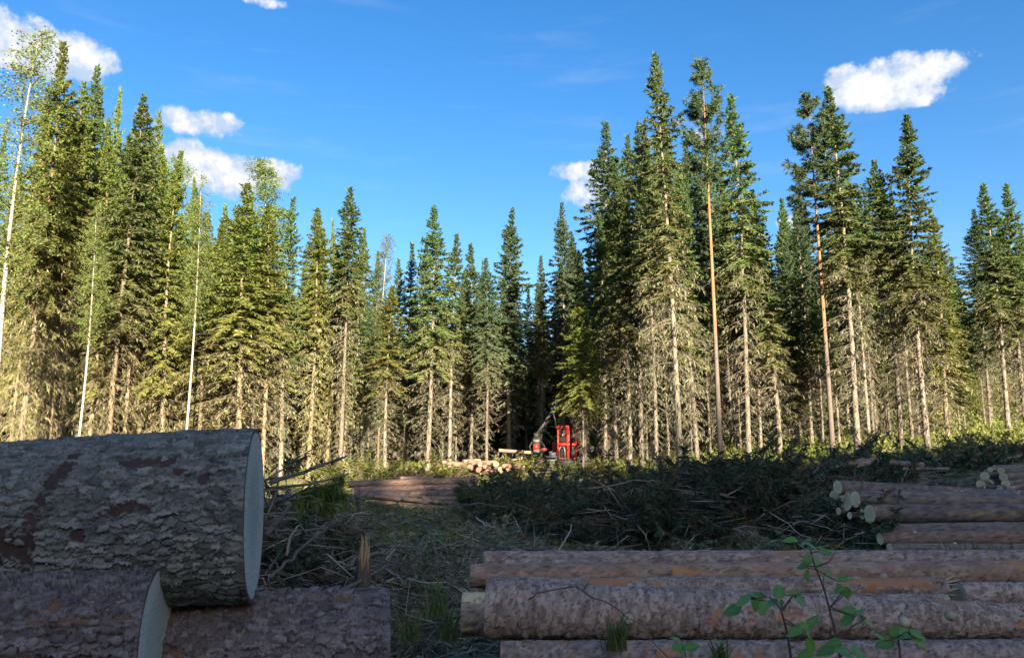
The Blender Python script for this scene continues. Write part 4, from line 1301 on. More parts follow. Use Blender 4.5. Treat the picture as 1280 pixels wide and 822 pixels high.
def heap(label, cx, cy, rx, ry, h, n, seed, green=0.5, sticks=200, Lr=(0.6, 1.7), per_m=15, w=0.018, base=0.0, rot=0.0, mname='brush_needles', peak=0.6):
    """a heap of cut boughs: dark litter core, drooping needle boughs, bare sticks"""
    g = np.random.default_rng(seed)
    cr, sr = math.cos(rot), math.sin(rot)
    def hz(a, b):
        q = np.clip(1 - a * a - b * b, 0, 1)
        return h * q ** peak * (0.3 + 1.35 * vnoise(a * 2.6 + 7, b * 2.6 + 3, seed, 3))
    def wxy(a, b):
        X, Y = a * rx, b * ry
        return cx + X * cr - Y * sr, cy + X * sr + Y * cr
    # core
    a, b = np.meshgrid(np.linspace(-1, 1, 40), np.linspace(-1, 1, 34))
    X, Y = wxy(a, b)
    Z = ground(X, Y) + hz(a, b) * 0.72 - 0.08 + g.normal(0, 0.05 * h, X.shape)
    V = np.stack([X, Y, Z], -1).reshape(-1, 3)
    i = (np.arange(33)[:, None] * 40 + np.arange(39)[None]).ravel()
    core = mesh_np('litter_core', V, np.stack([i, i + 1, i + 41, i + 40], 1))
    # boughs
    def pts(m, lo=0.55, hi=1.02):
        rr, th = np.sqrt(g.uniform(0, 1, m)), g.uniform(0, 6.28, m)
        a, b = rr * np.cos(th), rr * np.sin(th)
        X, Y = wxy(a, b)
        Z = ground(X, Y) + hz(a, b) * g.uniform(lo, hi, m)
        return np.stack([X, Y, Z], 1), np.arctan2(Y - cy, X - cx)
    nb, tw = MB(), MB()
    o, out = pts(n)
    L = g.uniform(*Lr, n)
    az = out + g.normal(0, 0.9, n)
    tint = np.clip(g.normal(0.62 - green * 0.6, 0.34, n), 0, 1)
    bough_field(nb, g, o - np.stack([np.cos(az), np.sin(az), np.zeros(n)], 1) * L[:, None] * 0.4, az, L, g.normal(0.2, 0.3, n), per_m, tint, 0.9, w, 0.75, tw)
    sticks = int(sticks * 1.35)
    o, out = pts(sticks, 0.55, 1.05)
    d = unit(g.normal(0, 1, (sticks, 3)) * [1, 1, 0.22])
    ll = g.uniform(0.25, 1.3, sticks) * min(1.0, max(Lr[1] / 1.7, 0.6))
    mid = o + d * ll[:, None] * 0.5 + g.normal(0, 0.05, (sticks, 3)) + [0, 0, 0.04]
    r = g.uniform(0.004, 0.016, sticks)
    tw.frusta(o, mid, r, r * 0.8, 5, np.clip(g.normal(0.45, 0.4, sticks), 0, 1))
    tw.frusta(mid, o + d * ll[:, None] + [0, 0, -0.03], r * 0.8, r * 0.3, 5, np.clip(g.normal(0.45, 0.4, sticks), 0, 1))
    root = obj('slash_heap', nb.mesh('slash_heap'), M[mname])
    tag(root, label, None, None, 'stuff')
    obj('litter_core', core, M['ground'], root)
    obj('bare_sticks', tw.mesh('bare_sticks'), M['brush_twigs'], root)
    return root


def heap_px(label, px0, px1, top, D, ry, n, seed, **kw):
    x0, x1 = (px0 - 640) / F * D, (px1 - 640) / F * D
    cx = (x0 + x1) / 2
    h = P((px0 + px1) / 2, top, D).z - gz(cx, D)
    return heap(label, cx, D, (x1 - x0) / 2, ry, max(0.15, h * 0.88 - 0.22 * kw.get('Lr', (0, 1.7))[1] / 1.7), n, seed, **kw)


heap_px('tangled heap of bare branches and dark boughs behind the huge log', 240, 442, 618, 7.6, 2.6, 330, 201, green=0.45, sticks=900, Lr=(0.4, 1.2), per_m=22, w=0.010)
heap_px('low heap of blue-green cut boughs in the middle of the clearing', 585, 750, 596, 19.5, 3.6, 340, 202, green=0.8, sticks=260, Lr=(0.7, 1.6), per_m=17, w=0.017)
heap_px('large dark heap of cut spruce boughs behind the long pile', 690, 1095, 588, 14.6, 2.6, 760, 203, green=0.75, sticks=700, Lr=(0.7, 1.7), per_m=20, w=0.013, peak=0.45)
heap_px('dark rounded crest of boughs on top of the slash by the pale trunks', 770, 1010, 573, 18.5, 2.2, 380, 204, green=0.75, sticks=300, Lr=(0.7, 1.6), per_m=17, w=0.017)
heap_px('heap of boughs ending against the pale-ended stack', 1000, 1090, 606, 11.6, 1.6, 230, 205, green=0.7, sticks=260, Lr=(0.5, 1.3), per_m=21, w=0.011)
heap_px('knoll of dark boughs and pale sticks before the pinkish pine', 1020, 1110, 556, 18.5, 2.0, 220, 206, green=0.7, sticks=220, Lr=(0.7, 1.5), per_m=16, w=0.016)
heap_px('wide dark slash bank below the right-hand trunks', 1090, 1240, 573, 22.5, 2.2, 280, 207, green=0.75, sticks=320, Lr=(0.8, 1.8), per_m=14, w=0.02)
heap_px('high slash heap at the frame edge with logs on it', 1190, 1330, 562, 25, 2.4, 260, 208, green=0.7, sticks=320, Lr=(0.8, 1.8), per_m=14, w=0.02)
heap_px('sunlit slash mound of yellow-green boughs beside the harvester', 610, 690, 570, 42, 2.5, 170, 209, green=0.6, sticks=220, Lr=(0.8, 1.8), per_m=11, w=0.028, mname='undergrowth')
heap_px('sunlit tangle of straw-coloured slash behind the red-brown stack', 490, 585, 586, 33, 3, 200, 210, green=0.15, sticks=360, Lr=(0.8, 1.8), per_m=10, w=0.025, mname='undergrowth')
heap_px('sunlit yellow-green bushy slash past the huge log end', 400, 505, 575, 33, 3.2, 240, 211, green=0.6, sticks=240, Lr=(0.8, 1.8), per_m=11, w=0.026, mname='undergrowth')
heap_px('brushy slash at the harvester wheels', 690, 770, 590, 38, 2.6, 170, 212, green=0.5, sticks=240, Lr=(0.8, 1.6), per_m=11, w=0.026, mname='moss')

# ---- carpet of litter, moss and weeds over the clearing floor
g = np.random.default_rng(301)


def scatter(n, x0, x1, y0, y1, pw=1.6):
    y = y0 + (y1 - y0) * g.uniform(0, 1, n) ** pw
    half = y * 0.72 + 1.0
    x = np.clip(g.uniform(-1, 1, n) * half, x0, x1)
    return x, y, ground(x, y)


mb = MB()
n = 9500
x, y, z = scatter(n, -14, 18, 2.5, 34)
k = np.clip(y / 9, 0.5, 2.2)
d = unit(np.stack([g.normal(0, 1, n), g.normal(0, 1, n), g.normal(0.1, 0.22, n)], 1))
ll = g.uniform(0.08, 0.55, n) * k
p0 = np.stack([x, y, z + g.uniform(0.0, 0.07, n)], 1)
pm_ = p0 + d * ll[:, None] * 0.5 + g.normal(0, 0.02, (n, 3)) * k[:, None]
r = g.uniform(0.0022, 0.007, n) * k
ti = np.clip(g.normal(0.35, 0.4, n), 0, 1)
mb.frusta(p0, pm_, r, r * 0.8, 4, ti)
mb.frusta(pm_, p0 + d * ll[:, None], r * 0.8, r * 0.3, 4, ti)
tag(obj('twig_litter', mb.mesh('twig_litter'), M['brush_twigs']), 'grey twigs strewn over the clearing floor', None, None, 'stuff')

mb, tw = MB(), MB()
n = 3800
x, y, z = scatter(n, -14, 18, 2.6, 32, 1.5)
L = g.uniform(0.25, 0.8, n) * np.clip(y / 10, 0.6, 1.5)
az_ = g.uniform(0, 6.28, n)
bough_field(mb, g, np.stack([x, y, z + g.uniform(0.02, 0.12, n)], 1), az_, L, g.normal(0.12, 0.15, n), 20, np.clip(g.normal(0.25, 0.3, n), 0, 1), 0.3, 0.011, 0.6, tw)
root = tag(obj('bough_litter', mb.mesh('bough_litter'), M['litter_needles']), 'torn spruce boughs carpeting the clearing floor', None, None, 'stuff')
obj('bough_stems', tw.mesh('bough_stems'), M['brush_twigs'], root)

mb = MB()
n = 60000
x, y, z = scatter(n, -16, 20, 2.5, 36, 1.4)
keep = vnoise(x * 0.55 + 40, y * 0.55 + 9, 3, 3) > 0.47
x, y, z = x[keep], y[keep], z[keep]
n = len(x)
k = np.clip(y / 10, 0.5, 1.8)
for rep in range(3):
    d = unit(np.stack([g.normal(0, 0.6, n), g.normal(0, 0.6, n), np.full(n, 0.8)], 1))
    mb.blades(np.stack([x + g.normal(0, 0.03, n), y + g.normal(0, 0.03, n), z - 0.01], 1), d, unit(np.cross(d, g.normal(0, 1, (n, 3)))) * (0.009 * k[:, None]), g.uniform(0.03, 0.12, n) * k, np.clip(g.normal(0.25, 0.3, n), 0, 1))
tag(obj('moss_cover', mb.mesh('moss_cover'), M['moss']), 'patches of moss and short grass on the clearing floor', None, None, 'stuff')

mb = MB()
n = 52000
x = g.uniform(-34, 52, n)
y = g.uniform(28, 74, n)
keep = (np.abs(x) < y * 0.78 + 2) & ((x > y * 0.13) | (vnoise(x * 0.3, y * 0.3 + 5, 7, 3) > 0.46))
x, y = x[keep], y[keep]
z = ground(x, y)
n = len(x)
for rep in range(4):
    d = unit(np.stack([g.normal(0, 0.7, n), g.normal(0, 0.7, n), np.full(n, 0.7)], 1))
    mb.blades(np.stack([x + g.normal(0, 0.12, n), y + g.normal(0, 0.12, n), z + g.uniform(-0.02, 0.14, n)], 1), d, unit(np.cross(d, g.normal(0, 1, (n, 3)))) * 0.045, g.uniform(0.1, 0.32, n), np.clip(g.normal(0.2, 0.25, n), 0, 1))
n = 16000
x = g.uniform(4, 56, n)
y = g.uniform(36, 72, n)
keep = (x > y * 0.2) & (x < y * 0.75)
x, y = x[keep], y[keep]
n = len(x)
z = ground(x, y)
for rep in range(5):
    d = unit(np.stack([g.normal(0, 0.7, n), g.normal(0, 0.7, n), np.full(n, 0.8)], 1))
    mb.blades(np.stack([x + g.normal(0, 0.15, n), y + g.normal(0, 0.15, n), z + g.uniform(0.0, 0.4, n)], 1), d, unit(np.cross(d, g.normal(0, 1, (n, 3)))) * 0.05, g.uniform(0.12, 0.36, n), np.clip(g.normal(0.12, 0.2, n), 0, 1))
tag(obj('undergrowth', mb.mesh('undergrowth'), M['undergrowth']), 'yellow-green blueberry undergrowth under the trees', None, None, 'stuff')

# closer debris in the gap between the piles
mb, tw = MB(), MB()
n = 700
x, y = g.uniform(-1.7, 0.3, n), g.uniform(4.2, 12, n)
x = x - 0.02 * y
L = g.uniform(0.2, 0.5, n)
bough_field(mb, g, np.stack([x, y, ground(x, y) + g.uniform(0.02, 0.14, n)], 1), g.uniform(0, 6.28, n), L, g.normal(0.15, 0.2, n), 34, np.clip(g.normal(0.25, 0.3, n), 0, 1), 0.35, 0.007, 0.6, tw)
n = 1500
x, y = g.uniform(-1.9, 0.4, n), g.uniform(4.0, 12, n)
d = unit(np.stack([g.normal(0, 1, n), g.normal(0, 1, n), g.normal(0.15, 0.25, n)], 1))
p0 = np.stack([x, y, ground(x, y) + g.uniform(0.02, 0.16, n)], 1)
ll = g.uniform(0.08, 0.5, n)
r = g.uniform(0.002, 0.008, n)
tw.frusta(p0, p0 + d * ll[:, None], r, r * 0.4, 5, np.clip(g.normal(0.4, 0.4, n), 0, 1))
root = tag(obj('track_debris', mb.mesh('track_debris'), M['litter_needles']), 'needle sprays and twigs littering the track between the log piles', None, None, 'stuff')
obj('broken_twigs', tw.mesh('broken_twigs'), M['brush_twigs'], root)

# weeds behind the long pile
mb = MB()
n = 2600
x = g.uniform(1.8, 6.2, n)
y = g.uniform(7.4, 9.6, n)
d = unit(np.stack([g.normal(0, 0.35, n), g.normal(0, 0.35, n), np.full(n, 0.9)], 1))
mb.blades(np.stack([x, y, ground(x, y)], 1), d, unit(np.cross(d, g.normal(0, 1, (n, 3)))) * 0.011, g.uniform(0.12, 0.42, n), np.clip(g.normal(0.05, 0.12, n), 0, 1), 0.35)
tag(obj('weeds', mb.mesh('weeds'), M['moss']), 'strip of fresh green weeds behind the long pile', None, None, 'stuff')

# ------------------------------------------------------------------ single branches one can pick out
def stick(label, pts, r0, r1, seed, m='brush_twigs', tint=0.1, twigs=4, group='bare branches lying on the slash', name='fallen_branch'):
    g = np.random.default_rng(seed)
    ctrl = np.array([P(*q) for q in pts])
    s = np.linspace(0, 1, 14)
    cs = np.linspace(0, 1, len(ctrl))
    path = np.stack([np.interp(s, cs, ctrl[:, k]) for k in range(3)], 1)
    L = np.linalg.norm(path[-1] - path[0])
    path[1:-1] += g.normal(0, 0.008 * L, (12, 3))
    o = path[0].copy()
    mb = MB()
    r0, r1 = r0 * 0.75, r1 * 0.75
    mb.tube(path - o, r0 + (r1 - r0) * s, 8, True, tint)
    for k in range(twigs):
        i = int(g.integers(2, 12))
        dd = unit((path[i] - path[i - 1]) + g.normal(0, 0.5, 3) * np.linalg.norm(path[i] - path[i - 1]) * 1.6)
        ll = L * g.uniform(0.06, 0.2)
        mb.tube(np.array([path[i] - o, path[i] - o + dd * ll * 0.5 + g.normal(0, 0.01, 3), path[i] - o + dd * ll]), [r1 * 0.8, r1 * 0.5, r1 * 0.2], 5, True, tint)
    return tag(obj(name, mb.mesh(name, True), M[m], None, o), label, 'branch', group)


stick('long dark branch sticking out over the sunlit forest edge', [(338, 603, 6.6), (385, 588, 6.9), (433, 570, 7.3)], 0.028, 0.012, 1, tint=0.0)
stick('thinner dark branch close under the long protruding one', [(382, 588, 6.7), (405, 581, 6.9), (428, 571, 7.2)], 0.018, 0.008, 2, tint=0.0)
stick('short thick dark branch sloping down on the tangled heap', [(372, 630, 5.6), (390, 638, 5.5), (408, 645, 5.5)], 0.022, 0.018, 3, tint=0.0)
stick('long level branch crossing the tangled heap near the log face', [(330, 661, 4.9), (378, 664, 5.0), (426, 655, 5.3)], 0.014, 0.011, 4, tint=0.15)
stick('thick grey forked branch rising through the tangled heap', [(338, 722, 4.4), (366, 695, 4.6), (402, 662, 5.0), (428, 648, 5.3)], 0.014, 0.007, 5, tint=0.0)
stick('crooked pale branch standing in the dark of the tangled heap', [(358, 694, 4.7), (362, 672, 4.75), (374, 655, 4.8), (384, 668, 4.9)], 0.012, 0.006, 6, tint=0.25)
stick('steep dark branch beside the log face', [(333, 668, 4.6), (352, 646, 4.8), (362, 632, 4.9)], 0.022, 0.012, 7, tint=0.05)
stick('curved twig arching over the tangled heap', [(398, 630, 5.6), (408, 628, 5.6), (418, 612, 5.8)], 0.008, 0.004, 8, tint=0.4)
stick('long thin branch running from the stump across the clearing', [(408, 716, 6.6), (450, 700, 7.2), (500, 688, 8.0), (540, 667, 9.6)], 0.03, 0.01, 9, tint=0.1)
stick('dark branch lying in front of the splintered stump', [(420, 742, 6.0), (450, 724, 6.4), (488, 706, 7.2)], 0.026, 0.012, 10, tint=0.15)
stick('pale twig on the ground past the close logs', [(508, 723, 6.6), (532, 728, 6.4), (558, 727, 6.4)], 0.012, 0.006, 11, tint=0.7)
stick('pale bent twig below the splintered stump', [(482, 712, 7.0), (498, 720, 6.8), (505, 731, 6.6), (509, 723, 6.6)], 0.014, 0.009, 12, tint=0.7)
stick('thin upright bare shoot beside the splintered stump', [(444, 664, 8.5), (445, 640, 8.6), (440, 618, 8.6)], 0.006, 0.003, 13, tint=0.5)
stick('second upright shoot just past the stump', [(455, 662, 8.8), (456, 644, 8.8), (460, 636, 8.8)], 0.006, 0.003, 14, tint=0.5)
stick('whitish crooked stick standing behind the long pile', [(698, 690, 9.3), (706, 674, 9.3), (713, 664, 9.5), (714, 655, 9.6)], 0.014, 0.008, 15, tint=1.0)
stick('long pale bent stick lying over the large dark heap', [(898, 618, 12.4), (912, 617, 12.3), (930, 607, 12.6), (944, 592, 13.2)], 0.012, 0.007, 16, tint=0.8)
stick('pale branch along the crest of the large dark heap', [(735, 610, 13.2), (772, 606, 13.2), (800, 598, 13.5), (830, 603, 13.6)], 0.016, 0.008, 17, tint=0.6)
stick('thin pale stick curving down before the pale-ended stack', [(962, 640, 10.8), (985, 655, 10.6), (1000, 668, 10.4), (1014, 672, 10.3)], 0.01, 0.006, 18, tint=0.7)
stick('dark stick slanting beside the end of the long pile', [(590, 742, 6.0), (586, 722, 6.3), (592, 700, 6.8)], 0.018, 0.012, 19, tint=0.1)
stick('pale twig lying at the foot of the long pile end', [(566, 772, 5.6), (580, 764, 5.6), (600, 762, 5.5)], 0.009, 0.005, 20, tint=0.6)
stick('straight stick lying across the mid clearing', [(490, 655, 10.4), (520, 650, 10.8), (548, 640, 11.6)], 0.016, 0.008, 21, tint=0.15)
stick('pale crooked stick on the far clearing beside the low heap', [(596, 646, 13.6), (606, 656, 13.0), (622, 660, 12.8)], 0.018, 0.012, 22, tint=0.8)
stick('fallen pole leaning from the slash beside the dark boughs knoll', [(1040, 584, 16), (1064, 578, 16.3), (1090, 572, 16.6)], 0.03, 0.02, 23, tint=0.5)
stick('thin dark twig arching over the thick cracked log', [(661, 748, 3.62), (668, 741, 3.6), (698, 737, 3.55), (724, 734, 3.52), (745, 748, 3.48), (775, 760, 3.45), (803, 785, 3.42), (836, 822, 3.4)], 0.0045, 0.003, 24, tint=0.0, twigs=3)
stick('thin offshoot twig leaning on the arching one', [(719, 730, 3.5), (726, 737, 3.5), (741, 746, 3.48)], 0.004, 0.003, 25, tint=0.0, twigs=0)

# green bough on the tangled heap
mb, tw = MB(), MB()
g = np.random.default_rng(61)
o = np.array([P(352, 628, 5.6), P(352, 628, 5.6), P(360, 618, 5.7), P(366, 612, 5.7)]) + g.normal(0, 0.02, (4, 3))
bough_field(mb, g, o - np.array(P(358, 622, 5.6)), np.array([0.15, -0.25, 0.5, -0.5]), np.array([0.55, 0.5, 0.45, 0.42]), np.array([0.42, 0.2, 0.5, 0.35]), 55, np.zeros(4), 1.0, 0.007, 0.85, tw)
b_ = tag(obj('spruce_bough', mb.mesh('spruce_bough'), M['undergrowth'], None, P(358, 622, 5.6)), 'fresh green spruce bough hanging on the tangled heap', 'bough')
obj('stem', tw.mesh('stem'), M['brush_twigs'], b_)

# splintered stump
mb = MB()
g = np.random.default_rng(62)
SD = 6.5
c = P(455, 700, SD)
zs0 = gz(c.x, c.y)
top, cut = P(455, 667, SD).z - zs0, c.z - zs0
c.z = zs0
for k in range(30):
    a = k * 6.283 / 30 + g.normal(0, 0.1)
    rr = g.uniform(0.008, 0.042)
    hh = cut + (top - cut) * g.uniform(0.2, 1.0) ** 0.7
    p = np.array([math.cos(a) * rr, math.sin(a) * rr, cut - 0.14])
    q = p * [0.7, 0.7, 0] + np.array([g.normal(0, 0.012), g.normal(0, 0.012), hh])
    mb.tube([p, (p + q) / 2 + g.normal(0, 0.005, 3), q], [0.014, 0.010, 0.0015], 5)
st = thing('splintered_stump', 'orange splintered tree stump standing beyond the close logs', 'stump', c)
obj('splinters', mb.mesh('splinters'), M['bare_wood'], st)
mb = MB()
an = np.arange(24) * 6.283 / 24
V = np.concatenate([np.stack([np.cos(an) * q * (1 + 0.1 * np.sin(3 * an)), np.sin(an) * q, zz + (0.05 * np.sin(5 * an) if zz > cut - 0.08 else 0) * np.ones(24)], 1) for q, zz in ((0.11, -0.1), (0.075, 0.06), (0.062, cut * 0.6), (0.056, cut - 0.03), (0.042, cut - 0.03), (0.0, cut - 0.08))])
a = np.arange(24)
mb.add(V, np.concatenate([np.stack([a + k * 24, (a + 1) % 24 + k * 24, (a + 1) % 24 + k * 24 + 24, a + k * 24 + 24], 1) for k in range(5)]))
obj('bark_collar', mb.mesh('bark_collar'), M['brush_twigs'], st)
#__MACHINE__
# ------------------------------------------------------------------ forest harvester
M['red'] = simple('harvester_red_paint', (0.45, 0.022, 0.014), 0.4, 0, 0.25)
M['black_metal'] = simple('greasy_black_steel', (0.012, 0.012, 0.012), 0.6, 0.0, 0.25)
M['steel'] = simple('worn_bare_steel', (0.25, 0.245, 0.235), 0.4, 0.7, 0.3)
M['rubber'] = simple('muddy_tyre_rubber', (0.045, 0.042, 0.038), 0.9, 0, 0.6)
M['track'] = simple('muddy_track_plates', (0.18, 0.165, 0.14), 0.6, 0.4, 0.5)
M['bluepaint'] = simple('grey_blue_guard', (0.05, 0.065, 0.09), 0.5, 0.2, 0.5)


def glass_mat():
    m, t, b = mat('tinted_cab_glass', 0.08, 0.6)
    tcn = t.n('ShaderNodeTexCoord')
    t.set(b.inputs['Base Color'], t.mix(t.noise(tcn.outputs['Object'], 2.0, 3), (0.012, 0.012, 0.012), (0.05, 0.035, 0.025)))
    return m


M['glass'] = glass_mat()
HX, HY = (706 - 640) / F * 42.0, 42.0
hv = thing('forest_harvester', 'red forest harvester with crane raised, standing in the forest opening', 'harvester', (HX, HY, gz(HX, HY) - 0.02))
hv.scale = (0.8, 0.8, 0.8)


def part(name, fn, m, parent=hv, smooth=False):
    mb = MB()
    fn(mb)
    return obj(name, mb.mesh(name, smooth), M[m], parent)


def tyre(mb, x, y, z, r, wd):
    n = 28
    an = np.arange(n) * 6.283 / n
    prof = [(-0.5, 0.55), (-0.5, 0.9), (-0.38, 1.0), (0.38, 1.0), (0.5, 0.9), (0.5, 0.55)]
    V = np.concatenate([np.stack([np.full(n, x + px_ * wd), y + np.cos(an) * r * pr, z + np.sin(an) * r * pr], 1) for px_, pr in prof])
    a = np.arange(n)
    mb.add(V, np.concatenate([np.stack([a + k * n, (a + 1) % n + k * n, (a + 1) % n + k * n + n, a + k * n + n], 1) for k in range(5)]))


def lugs(mb, x, y, z, r, wd, n=16):
    for k in range(n):
        a = k * 6.283 / n
        c, s = math.cos(a), math.sin(a)
        rot = [[1, 0, 0], [0, c, -s], [0, s, c]]
        mb.box([x, y + c * r * 1.02, z + s * r * 1.02], [wd * 1.06, 0.09, 0.12], rot)


for (x, y, wd) in ((-1.02, -1.25, 0.62), (1.05, -1.25, 0.72), (-1.02, 1.6, 0.62), (1.05, 1.6, 0.72)):
    r = 0.52
    wl_ = part('wheel', lambda mb: tyre(mb, x, y, r, r, wd), 'rubber')
    part('track_plates', lambda mb: lugs(mb, x, y, r, r, wd), 'track', wl_)
    part('rim', lambda mb: mb.tube([(x - wd * 0.46, y, r), (x + wd * 0.46, y, r)], [r * 0.5, r * 0.5], 16), 'steel', wl_)
part('chassis', lambda mb: (mb.box([0, -1.2, 0.72], [1.5, 1.5, 0.42]), mb.box([0, 1.4, 0.75], [1.4, 2.2, 0.5]), mb.box([0.1, -1.98, 0.62], [1.1, 0.1, 0.3]), mb.box([0, -1.2, 0.5], [2.0, 0.22, 0.2])), 'black_metal')
part('engine_hood', lambda mb: (mb.box([0.05, 1.9, 1.55], [1.6, 1.7, 1.1]), mb.box([0.05, 1.9, 2.13], [1.3, 1.4, 0.1])), 'red')
part('wheel_guard', lambda mb: (mb.box([-1.0, -1.3, 1.12], [0.66, 0.95, 0.1]), mb.box([-0.95, -1.4, 1.28], [0.42, 0.4, 0.26])), 'bluepaint')
part('headlight', lambda mb: mb.tube([(1.0, -1.62, 1.2), (1.0, -1.5, 1.2)], [0.06, 0.07], 10), 'track')
# cab
cab = part('cab', lambda mb: (mb.box([0.05, -0.4, 1.0], [1.25, 1.3, 0.12]), mb.box([0.05, 0.28, 2.0], [1.2, 0.08, 2.0]),
                              mb.box([-0.58, -0.4, 1.25], [0.09, 1.25, 0.42]), mb.box([0.68, -0.4, 1.25], [0.09, 1.25, 0.42])), 'red')
# front frame: a wide post in the middle, slim side posts, a cross band
part('centre_post', lambda mb: mb.box([0.14, -1.08, 1.99], [0.26, 0.12, 2.02]), 'red', cab)
for x, wdt in ((-0.56, 0.08), (0.66, 0.12)):
    part('corner_post', lambda mb: mb.box([x, -1.05, 2.0], [wdt, 0.1, 1.98]), 'red', cab)
part('cross_band', lambda mb: (mb.box([0.03, -1.12, 1.93], [1.3, 0.09, 0.15]), mb.box([0.9, -1.0, 1.98], [0.5, 0.3, 0.18])), 'red', cab)
part('roof', lambda mb: (mb.box([0.03, -0.42, 3.04], [1.36, 1.45, 0.12]), mb.box([0.0, -0.42, 3.13], [1.0, 1.1, 0.08])), 'red', cab)
for x in (-0.4, -0.1, 0.35, 0.6):
    part('work_light', lambda mb: mb.box([x, -1.17, 3.1], [0.16, 0.09, 0.11]), 'black_metal', cab)
for x0, x1, z0, z1 in ((-0.52, 0.01, 2.01, 2.98), (0.27, 0.60, 2.01, 2.98), (-0.52, 0.01, 1.06, 1.85), (0.27, 0.60, 1.06, 1.85)):
    part('window', lambda mb: mb.box([(x0 + x1) / 2, -1.03, (z0 + z1) / 2], [x1 - x0, 0.03, z1 - z0]), 'glass', cab)
for s in (-1, 1):
    xw = 0.05 + s * 0.60
    part('side_window', lambda mb: mb.box([xw, -0.4, 2.2], [0.03, 1.15, 1.45]), 'glass', cab)
for x0, x1 in ((-0.5, -0.12), (0.34, 0.84)):
    part('handrail', lambda mb: mb.tube([(x0, -1.2, 1.0), (x0, -1.22, 1.55), (x0 + 0.07, -1.22, 1.75), ((x0 + x1) / 2, -1.22, 1.84), (x1 - 0.07, -1.22, 1.75), (x1, -1.22, 1.5), (x1, -1.2, 1.0)], 0.028, 6), 'steel', cab, True)
part('step_plate', lambda mb: (mb.box([0.0, -1.3, 0.98], [1.3, 0.4, 0.05]), mb.box([0.55, -1.4, 0.75], [0.3, 0.06, 0.4])), 'black_metal', cab)
# crane: mast, inner boom up, outer boom down to the head
crane = part('crane', lambda mb: (mb.tube([(0.55, 0.7, 1.3), (0.55, 0.7, 3.35)], [0.26, 0.2], 12), mb.tube([(0.62, 0.6, 3.25), (0.2, 0.3, 4.1), (-0.55, -0.1, 4.95)], [0.16, 0.15, 0.12], 8)), 'black_metal', hv, True)
for dx in (0.0, 0.18, 0.36):
    part('hydraulic_cylinder', lambda mb: mb.tube([(0.72 - dx * 0.4, 0.2, 3.2), (0.5 - dx, -0.1, 4.0), (0.28 - dx * 1.4, -0.3, 4.75)], [0.055, 0.05, 0.038], 8), 'steel', crane, True)
part('outer_boom', lambda mb: mb.tube([(-0.45, -0.1, 4.85), (-0.9, -0.35, 4.15), (-1.5, -0.65, 3.25), (-1.95, -0.8, 2.65)], [0.1, 0.11, 0.1, 0.08], 8), 'black_metal', crane, True)
part('boom_rod', lambda mb: mb.tube([(-0.95, -0.5, 4.35), (-0.72, -0.55, 3.6), (-0.62, -0.55, 2.9)], [0.05, 0.045, 0.04], 8), 'steel', crane, True)
for k in range(3):
    part('hose', lambda mb: mb.tube([(-0.5 - 0.08 * k, -0.2, 4.75), (-1.0 - 0.05 * k, -0.45, 3.8 + 0.1 * k), (-1.5 - 0.12 * k, -0.75, 2.9), (-1.75 - 0.05 * k, -0.85, 2.0), (-1.85 - 0.06 * k, -0.9, 1.5)], 0.02, 6), 'black_metal', crane, True)
head = part('harvester_head', lambda mb: (mb.box([-2.0, -0.85, 2.5], [0.3, 0.3, 0.35]), mb.box([-1.98, -0.85, 1.85], [0.5, 0.4, 1.0]), mb.box([-1.7, -0.9, 1.55], [0.5, 0.35, 0.22]),
                                          mb.tube([(-2.2, -0.9, 2.2), (-2.45, -1.0, 1.8), (-2.3, -1.1, 1.35)], [0.07, 0.06, 0.03], 6), mb.tube([(-1.75, -0.9, 2.2), (-1.45, -1.0, 1.8), (-1.6, -1.1, 1.35)], [0.07, 0.06, 0.03], 6)), 'black_metal', crane)
part('head_cover', lambda mb: (mb.box([-2.02, -1.08, 1.75], [0.34, 0.06, 0.4]), mb.box([-1.5, -1.09, 1.6], [0.34, 0.05, 0.16])), 'red', head)
for dz in (2.15, 1.5):
    part('feed_roller', lambda mb: mb.tube([(-2.2, -1.05, dz), (-1.8, -1.05, dz)], 0.11, 10), 'track', head)

# ------------------------------------------------------------------ broad-leaved saplings in front
def leaf_mat():
    m = bpy.data.materials.new('sapling_leaf')
    m.use_nodes = True
    t = NT(m.node_tree)
    tcn = t.n('ShaderNodeTexCoord')
    oi = t.n('ShaderNodeObjectInfo')
    n1 = t.noise(tcn.outputs['Object'], 14, 3)
    vein = attr(t, 'tint')
    col = t.mix(t.m('ADD', t.m('MULTIPLY', n1, 0.5), t.m('MULTIPLY', oi.outputs['Random'], 0.5)), (0.06, 0.16, 0.035), (0.19, 0.36, 0.05))
    col = t.mix(t.m('MULTIPLY', vein, 0.5), col, (0.2, 0.3, 0.1))
    d = t.n('ShaderNodeBsdfPrincipled', None, Base_Color=col, Roughness=0.42)
    d.inputs['Specular IOR Level'].default_value = 0.5
    tr = t.n('ShaderNodeBsdfTranslucent', None, Color=t.mix(0.5, col, (0.16, 0.34, 0.03)))
    mx = t.n('ShaderNodeMixShader', None, i0=0.35, i1=d.outputs[0], i2=tr.outputs[0])
    t.n('ShaderNodeOutputMaterial', None, Surface=mx.outputs[0])
    return m


M['leaf'] = leaf_mat()
M['stem'] = simple('sapling_stem_bark', (0.10, 0.065, 0.045), 0.7, 0, 0.3)


